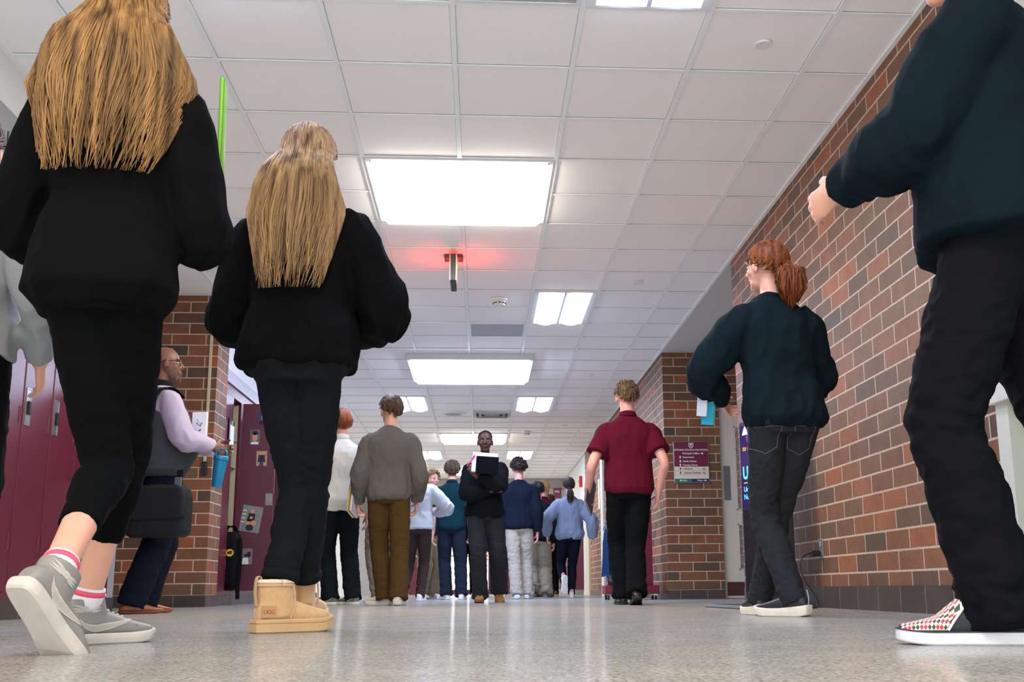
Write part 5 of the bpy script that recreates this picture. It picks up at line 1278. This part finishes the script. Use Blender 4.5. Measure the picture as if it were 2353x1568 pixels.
held_book('clipboard_folder', 'grey clipboard folder held low by the maroon polo boy', 'folder', (.89, 8.74, .90), (0, 32, 70), (.22, .31, .014), (76, 74, 84), (160, 160, 166))
# 15 girl in dark green sweatshirt at right
GRN = cloth('dark_teal_fleece', (26, 42, 50))
p = person('green', 'student with auburn ponytail in dark teal sweatshirt and charcoal jeans by the brick wall', (1.38, 4.85), 8, 1.77, 'f', 1.06, 'fair', head=(32, 4),
    feet={'L': (-.05, .05, 0, 34, 0), 'R': (-.0, .42, .0, -6, 0)}, zp=.905, side_lean=-5, pel=(.035, 0), wrist={'L': (-.16, .30, 1.03), 'R': (.10, .32, 1.05)}, pole={'L': (-1, -.5, -.1), 'R': (1, -.6, -.2)},
    top=dict(mat=GRN, ease=.03, hem=-.1, flare=.002, sr=(.096, .094, .088, .078, .05), band=True, fold=.009), pants=dict(mat=denim('charcoal_denim', (58, 59, 63)), fit='slim', ease=.01, fold=.004, pockets=True),
    shoes=sneaker((30, 31, 34), (226, 218, 198), 'runner', (20, 20, 22)), hair=dict(type='pony', mat=AUB, len=.21, tie=.0, n=520, w=.07), vx=.005, cvx=.007, seed=22)
b = bmesh.new(); o, S_ = p.shoeL; tube(b, [V((-.008, -.187, .05)), V((-.008, -.190, .08)), V((-.006, -.182, .115))], (.005, .002), 6); bmesh.ops.transform(b, matrix=S_, verts=b.verts); obj('heel_stripe', b, mat('silver_stripe', (170, 172, 176), .4), o)
held_book('spiral_notebook', 'white spiral notebook under the arm of the dark teal sweatshirt student', 'notebook', (1.075, 5.02, 1.09), (8, 8, -30), (.05, .30, .05), (206, 214, 226), (230, 232, 238), spiral=True)
held_book('teal_binder', 'bright teal binder below the spiral notebook under the student\'s arm', 'binder', (1.10, 5.03, 1.06), (8, 8, -30), (.06, .32, .03), (16, 160, 190))
held_book('red_folder', 'red folder edge tucked inside the dark teal student\'s elbow', 'folder', (1.12, 5.07, 1.16), (8, 8, -30), (.08, .2, .02), (150, 24, 50))
# 16 near right person
p = person('slipons', 'person cut off by the right edge, dark teal shirt, black trousers and checked slip-on shoes', (1.25, 2.42), 62, 1.84, 'm', 1.1, 'fair',
    feet={'L': (-.068, .19, 0, 11, 0), 'R': (.09, -.30, .01, -6, 30)}, zp=.965, wrist={'L': (-.02, .36, 1.14), 'R': (.25, -.12, .9)}, pole={'L': (-.5, .2, -1)},
    top=dict(mat=cloth('deep_teal_jersey', (18, 36, 44)), ease=.034, hem=-.06, flare=.04, sr=(.1, .096, .09, .08, .052), fold=.008), pants=dict(mat=cloth('black_chino2', (22, 24, 30)), fit='straight', ease=.02, fold=.006, drop=(0, -.02, -.004)),
    shoes=dict(kind='slip', mat=mat('black_canvas', (40, 46, 48), .85, bump=.1), sole=mat('white_foxing', (204, 204, 210), .5, var=.1, scale=20), size=1.04), hair=dict(type='short', mat=BRN), vx=.006, cvx=.008, seed=23)
# checked vamp, stripe, tabs
ck = bpy.data.materials.new('checked_canvas'); ck.use_nodes = True; nt = ck.node_tree; N = nt.nodes.new; K = nt.links.new
bs = nt.nodes['Principled BSDF']; bs.inputs['Roughness'].default_value = .85
uvn = N('ShaderNodeUVMap'); chk = N('ShaderNodeTexChecker'); chk.inputs['Scale'].default_value = 1; K(uvn.outputs[0], chk.inputs['Vector'])
sp_ = N('ShaderNodeSeparateXYZ'); K(uvn.outputs[0], sp_.inputs[0]); fl = N('ShaderNodeMath'); fl.operation = 'MULTIPLY'; fl.inputs[1].default_value = .5; K(sp_.outputs[1], fl.inputs[0])
fr = N('ShaderNodeMath'); fr.operation = 'FLOOR'; K(fl.outputs[0], fr.inputs[0]); md = N('ShaderNodeMath'); md.operation = 'MODULO'; md.inputs[1].default_value = 2; K(fr.outputs[0], md.inputs[0])
m1 = N('ShaderNodeMix'); m1.data_type = 'RGBA'; m1.inputs['A'].default_value = col(70, 76, 76); m1.inputs['B'].default_value = col(200, 52, 84); K(md.outputs[0], m1.inputs['Factor'])
m2 = N('ShaderNodeMix'); m2.data_type = 'RGBA'; m2.inputs['A'].default_value = col(226, 212, 188); K(chk.outputs['Fac'], m2.inputs['Factor']); K(m1.outputs['Result'], m2.inputs['B']); K(m2.outputs['Result'], bs.inputs['Base Color'])
for s in 'LR':
    o, S_ = getattr(p, 'shoe'+s)
    b = bmesh.new(); uvl = b.loops.layers.uv.new('UVMap'); ny, na = 26, 26; gr = []
    bvh = BVHTree.FromPolygons([v.co for v in o.data.vertices], [q.vertices[:] for q in o.data.polygons])
    for j in range(ny+1):
        row = []
        for i in range(na+1):
            a = PI*(.02+.96*i/na); y = -.012-.055*math.sin(a)**3+(.092+.055*math.sin(a)**3)*j/ny
            c0 = S_ @ V((0, y, .028)); q = S_ @ V((.14*math.cos(a), y, .028+.14*math.sin(a))); h = bvh.ray_cast(q, (c0-q).normalized())
            if h[0] is None: h = bvh.find_nearest(c0)
            row.append((b.verts.new(h[0]+h[1]*.0016), (i/na*17, j/ny*17)))
        gr.append(row)
    for j in range(ny):
        for i in range(na):
            q = (gr[j][i], gr[j][i+1], gr[j+1][i+1], gr[j+1][i]); f = b.faces.new([v for v, _ in q])
            for l, (_, uv) in zip(f.loops, q): l[uvl].uv = ((uv[0]+uv[1])*.707, (uv[1]-uv[0])*.707+40)
    obj('checked_vamp', b, ck, o, smooth=True)
    b = bmesh.new(); b2 = bmesh.new()
    ring = [V((x, y, 0.0265+.009*max(0, (y-.01)/.075)**2*.7)) for x, y in outline(.0045)]; tube(b, ring+[ring[0]], (.0016, .0022), 6, V((0, 0, 1)))
    bmesh.ops.transform(b, matrix=S_, verts=b.verts); obj('foxing_stripe', b, mat('navy_stripe', (34, 40, 56), .6), o)
    for q in (-1, 1):
        b2 = bmesh.new(); tube(b2, [V((q*.0455, -.010, .030)), V((q*.0425, -.022, .048)), V((q*.032, -.042, .072)), V((q*.02, -.06, .1))], (.0028, .0022), 6, V((0, 1, 0))); bmesh.ops.transform(b2, matrix=S_, verts=b2.verts); obj('piping', b2, mat('pale_piping', (206, 210, 216), .6), o)
        b2 = bmesh.new(); tube(b2, [V((q*.036, -.062, .064)), V((q*.031, -.064, .088))], (.006, .0016), 6, V((0, 1, 0))); bmesh.ops.transform(b2, matrix=S_, verts=b2.verts); obj('elastic_gore', b2, WHITEP, o)
    X_ = S_ @ Matrix.Translation((-.0375, -.098, .080)) @ Matrix.Rotation(R(-90), 4, 'Z') @ Matrix.Rotation(PI/2, 4, 'X') @ Matrix.Rotation(R(-12), 4, 'Z')
    tg = obj('side_tab', bx(bmesh.new(), -.011, .011, -.006, .006, -.003, .0035, M=X_), WHITEP, o); text('tab_letters', 'VANS', .0075, BLACKP, tg, X_ @ Matrix.Translation((0, 0, .0036)), .0003, 'CENTER')
    X_ = S_ @ Matrix.Translation((-.023, -.181, .016)) @ Matrix.Rotation(R(-63), 4, 'Z') @ Matrix.Rotation(PI/2, 4, 'X')
    tg = obj('heel_label', bx(bmesh.new(), -.011, .011, -.009, .009, -.003, .0035, M=X_), mat('heel_red', (206, 44, 84), .5), o); b2 = bmesh.new(); poly_prism(b2, [(-.004, -.003), (.004, -.003), (.001, .004), (-.002, .004)], X_ @ Matrix.Translation((0, 0, .0035)), .0004); obj('heel_mark', b2, WHITEP, tg)
# 17.. far figures
person('hoodfar', 'far person in black hooded top behind the teal polo boy\'s elbow', (-.22, 18.2), 180, 1.70, 'f', 1., 'fair', top=dict(mat=BLK, hem=-.15, band=True), pants=dict(mat=BLKP, fit='slim'), shoes=sneaker((220, 200, 196)), hair=dict(type='long', mat=DBR, len=.25, n=100), seed=24)
person('denimfar', 'far person in blue jeans right behind the book carrier', (.33, 20.4), 0, 1.74, 'm', 1., 'fair', top=dict(mat=cloth('navy_jersey', (40, 52, 84)), hem=-.1), pants=dict(mat=denim('indigo_denim', (46, 54, 84)), fit='straight'), shoes=sneaker((150, 152, 160)), hair=dict(type='short', mat=BRN), seed=25)
person('greyfar', 'far person in grey top and orange sneakers beyond the blonde student', (-1.0, 20.0), 0, 1.70, 'm', 1., 'fair', top=dict(mat=GREYS, hem=-.1), pants=dict(mat=cloth('khaki_chino', (176, 158, 132)), fit='straight'), shoes=sneaker((206, 110, 66)), hair=dict(type='short', mat=DBR), seed=26)
# lime folder of the striding student
held_book('lime_folder', 'lime green folder under the right arm of the striding long-haired student', 'folder', (-.735, 2.88, 1.33), (0, -16, 102), (.24, .40, .012), (120, 190, 20), (150, 210, 60))
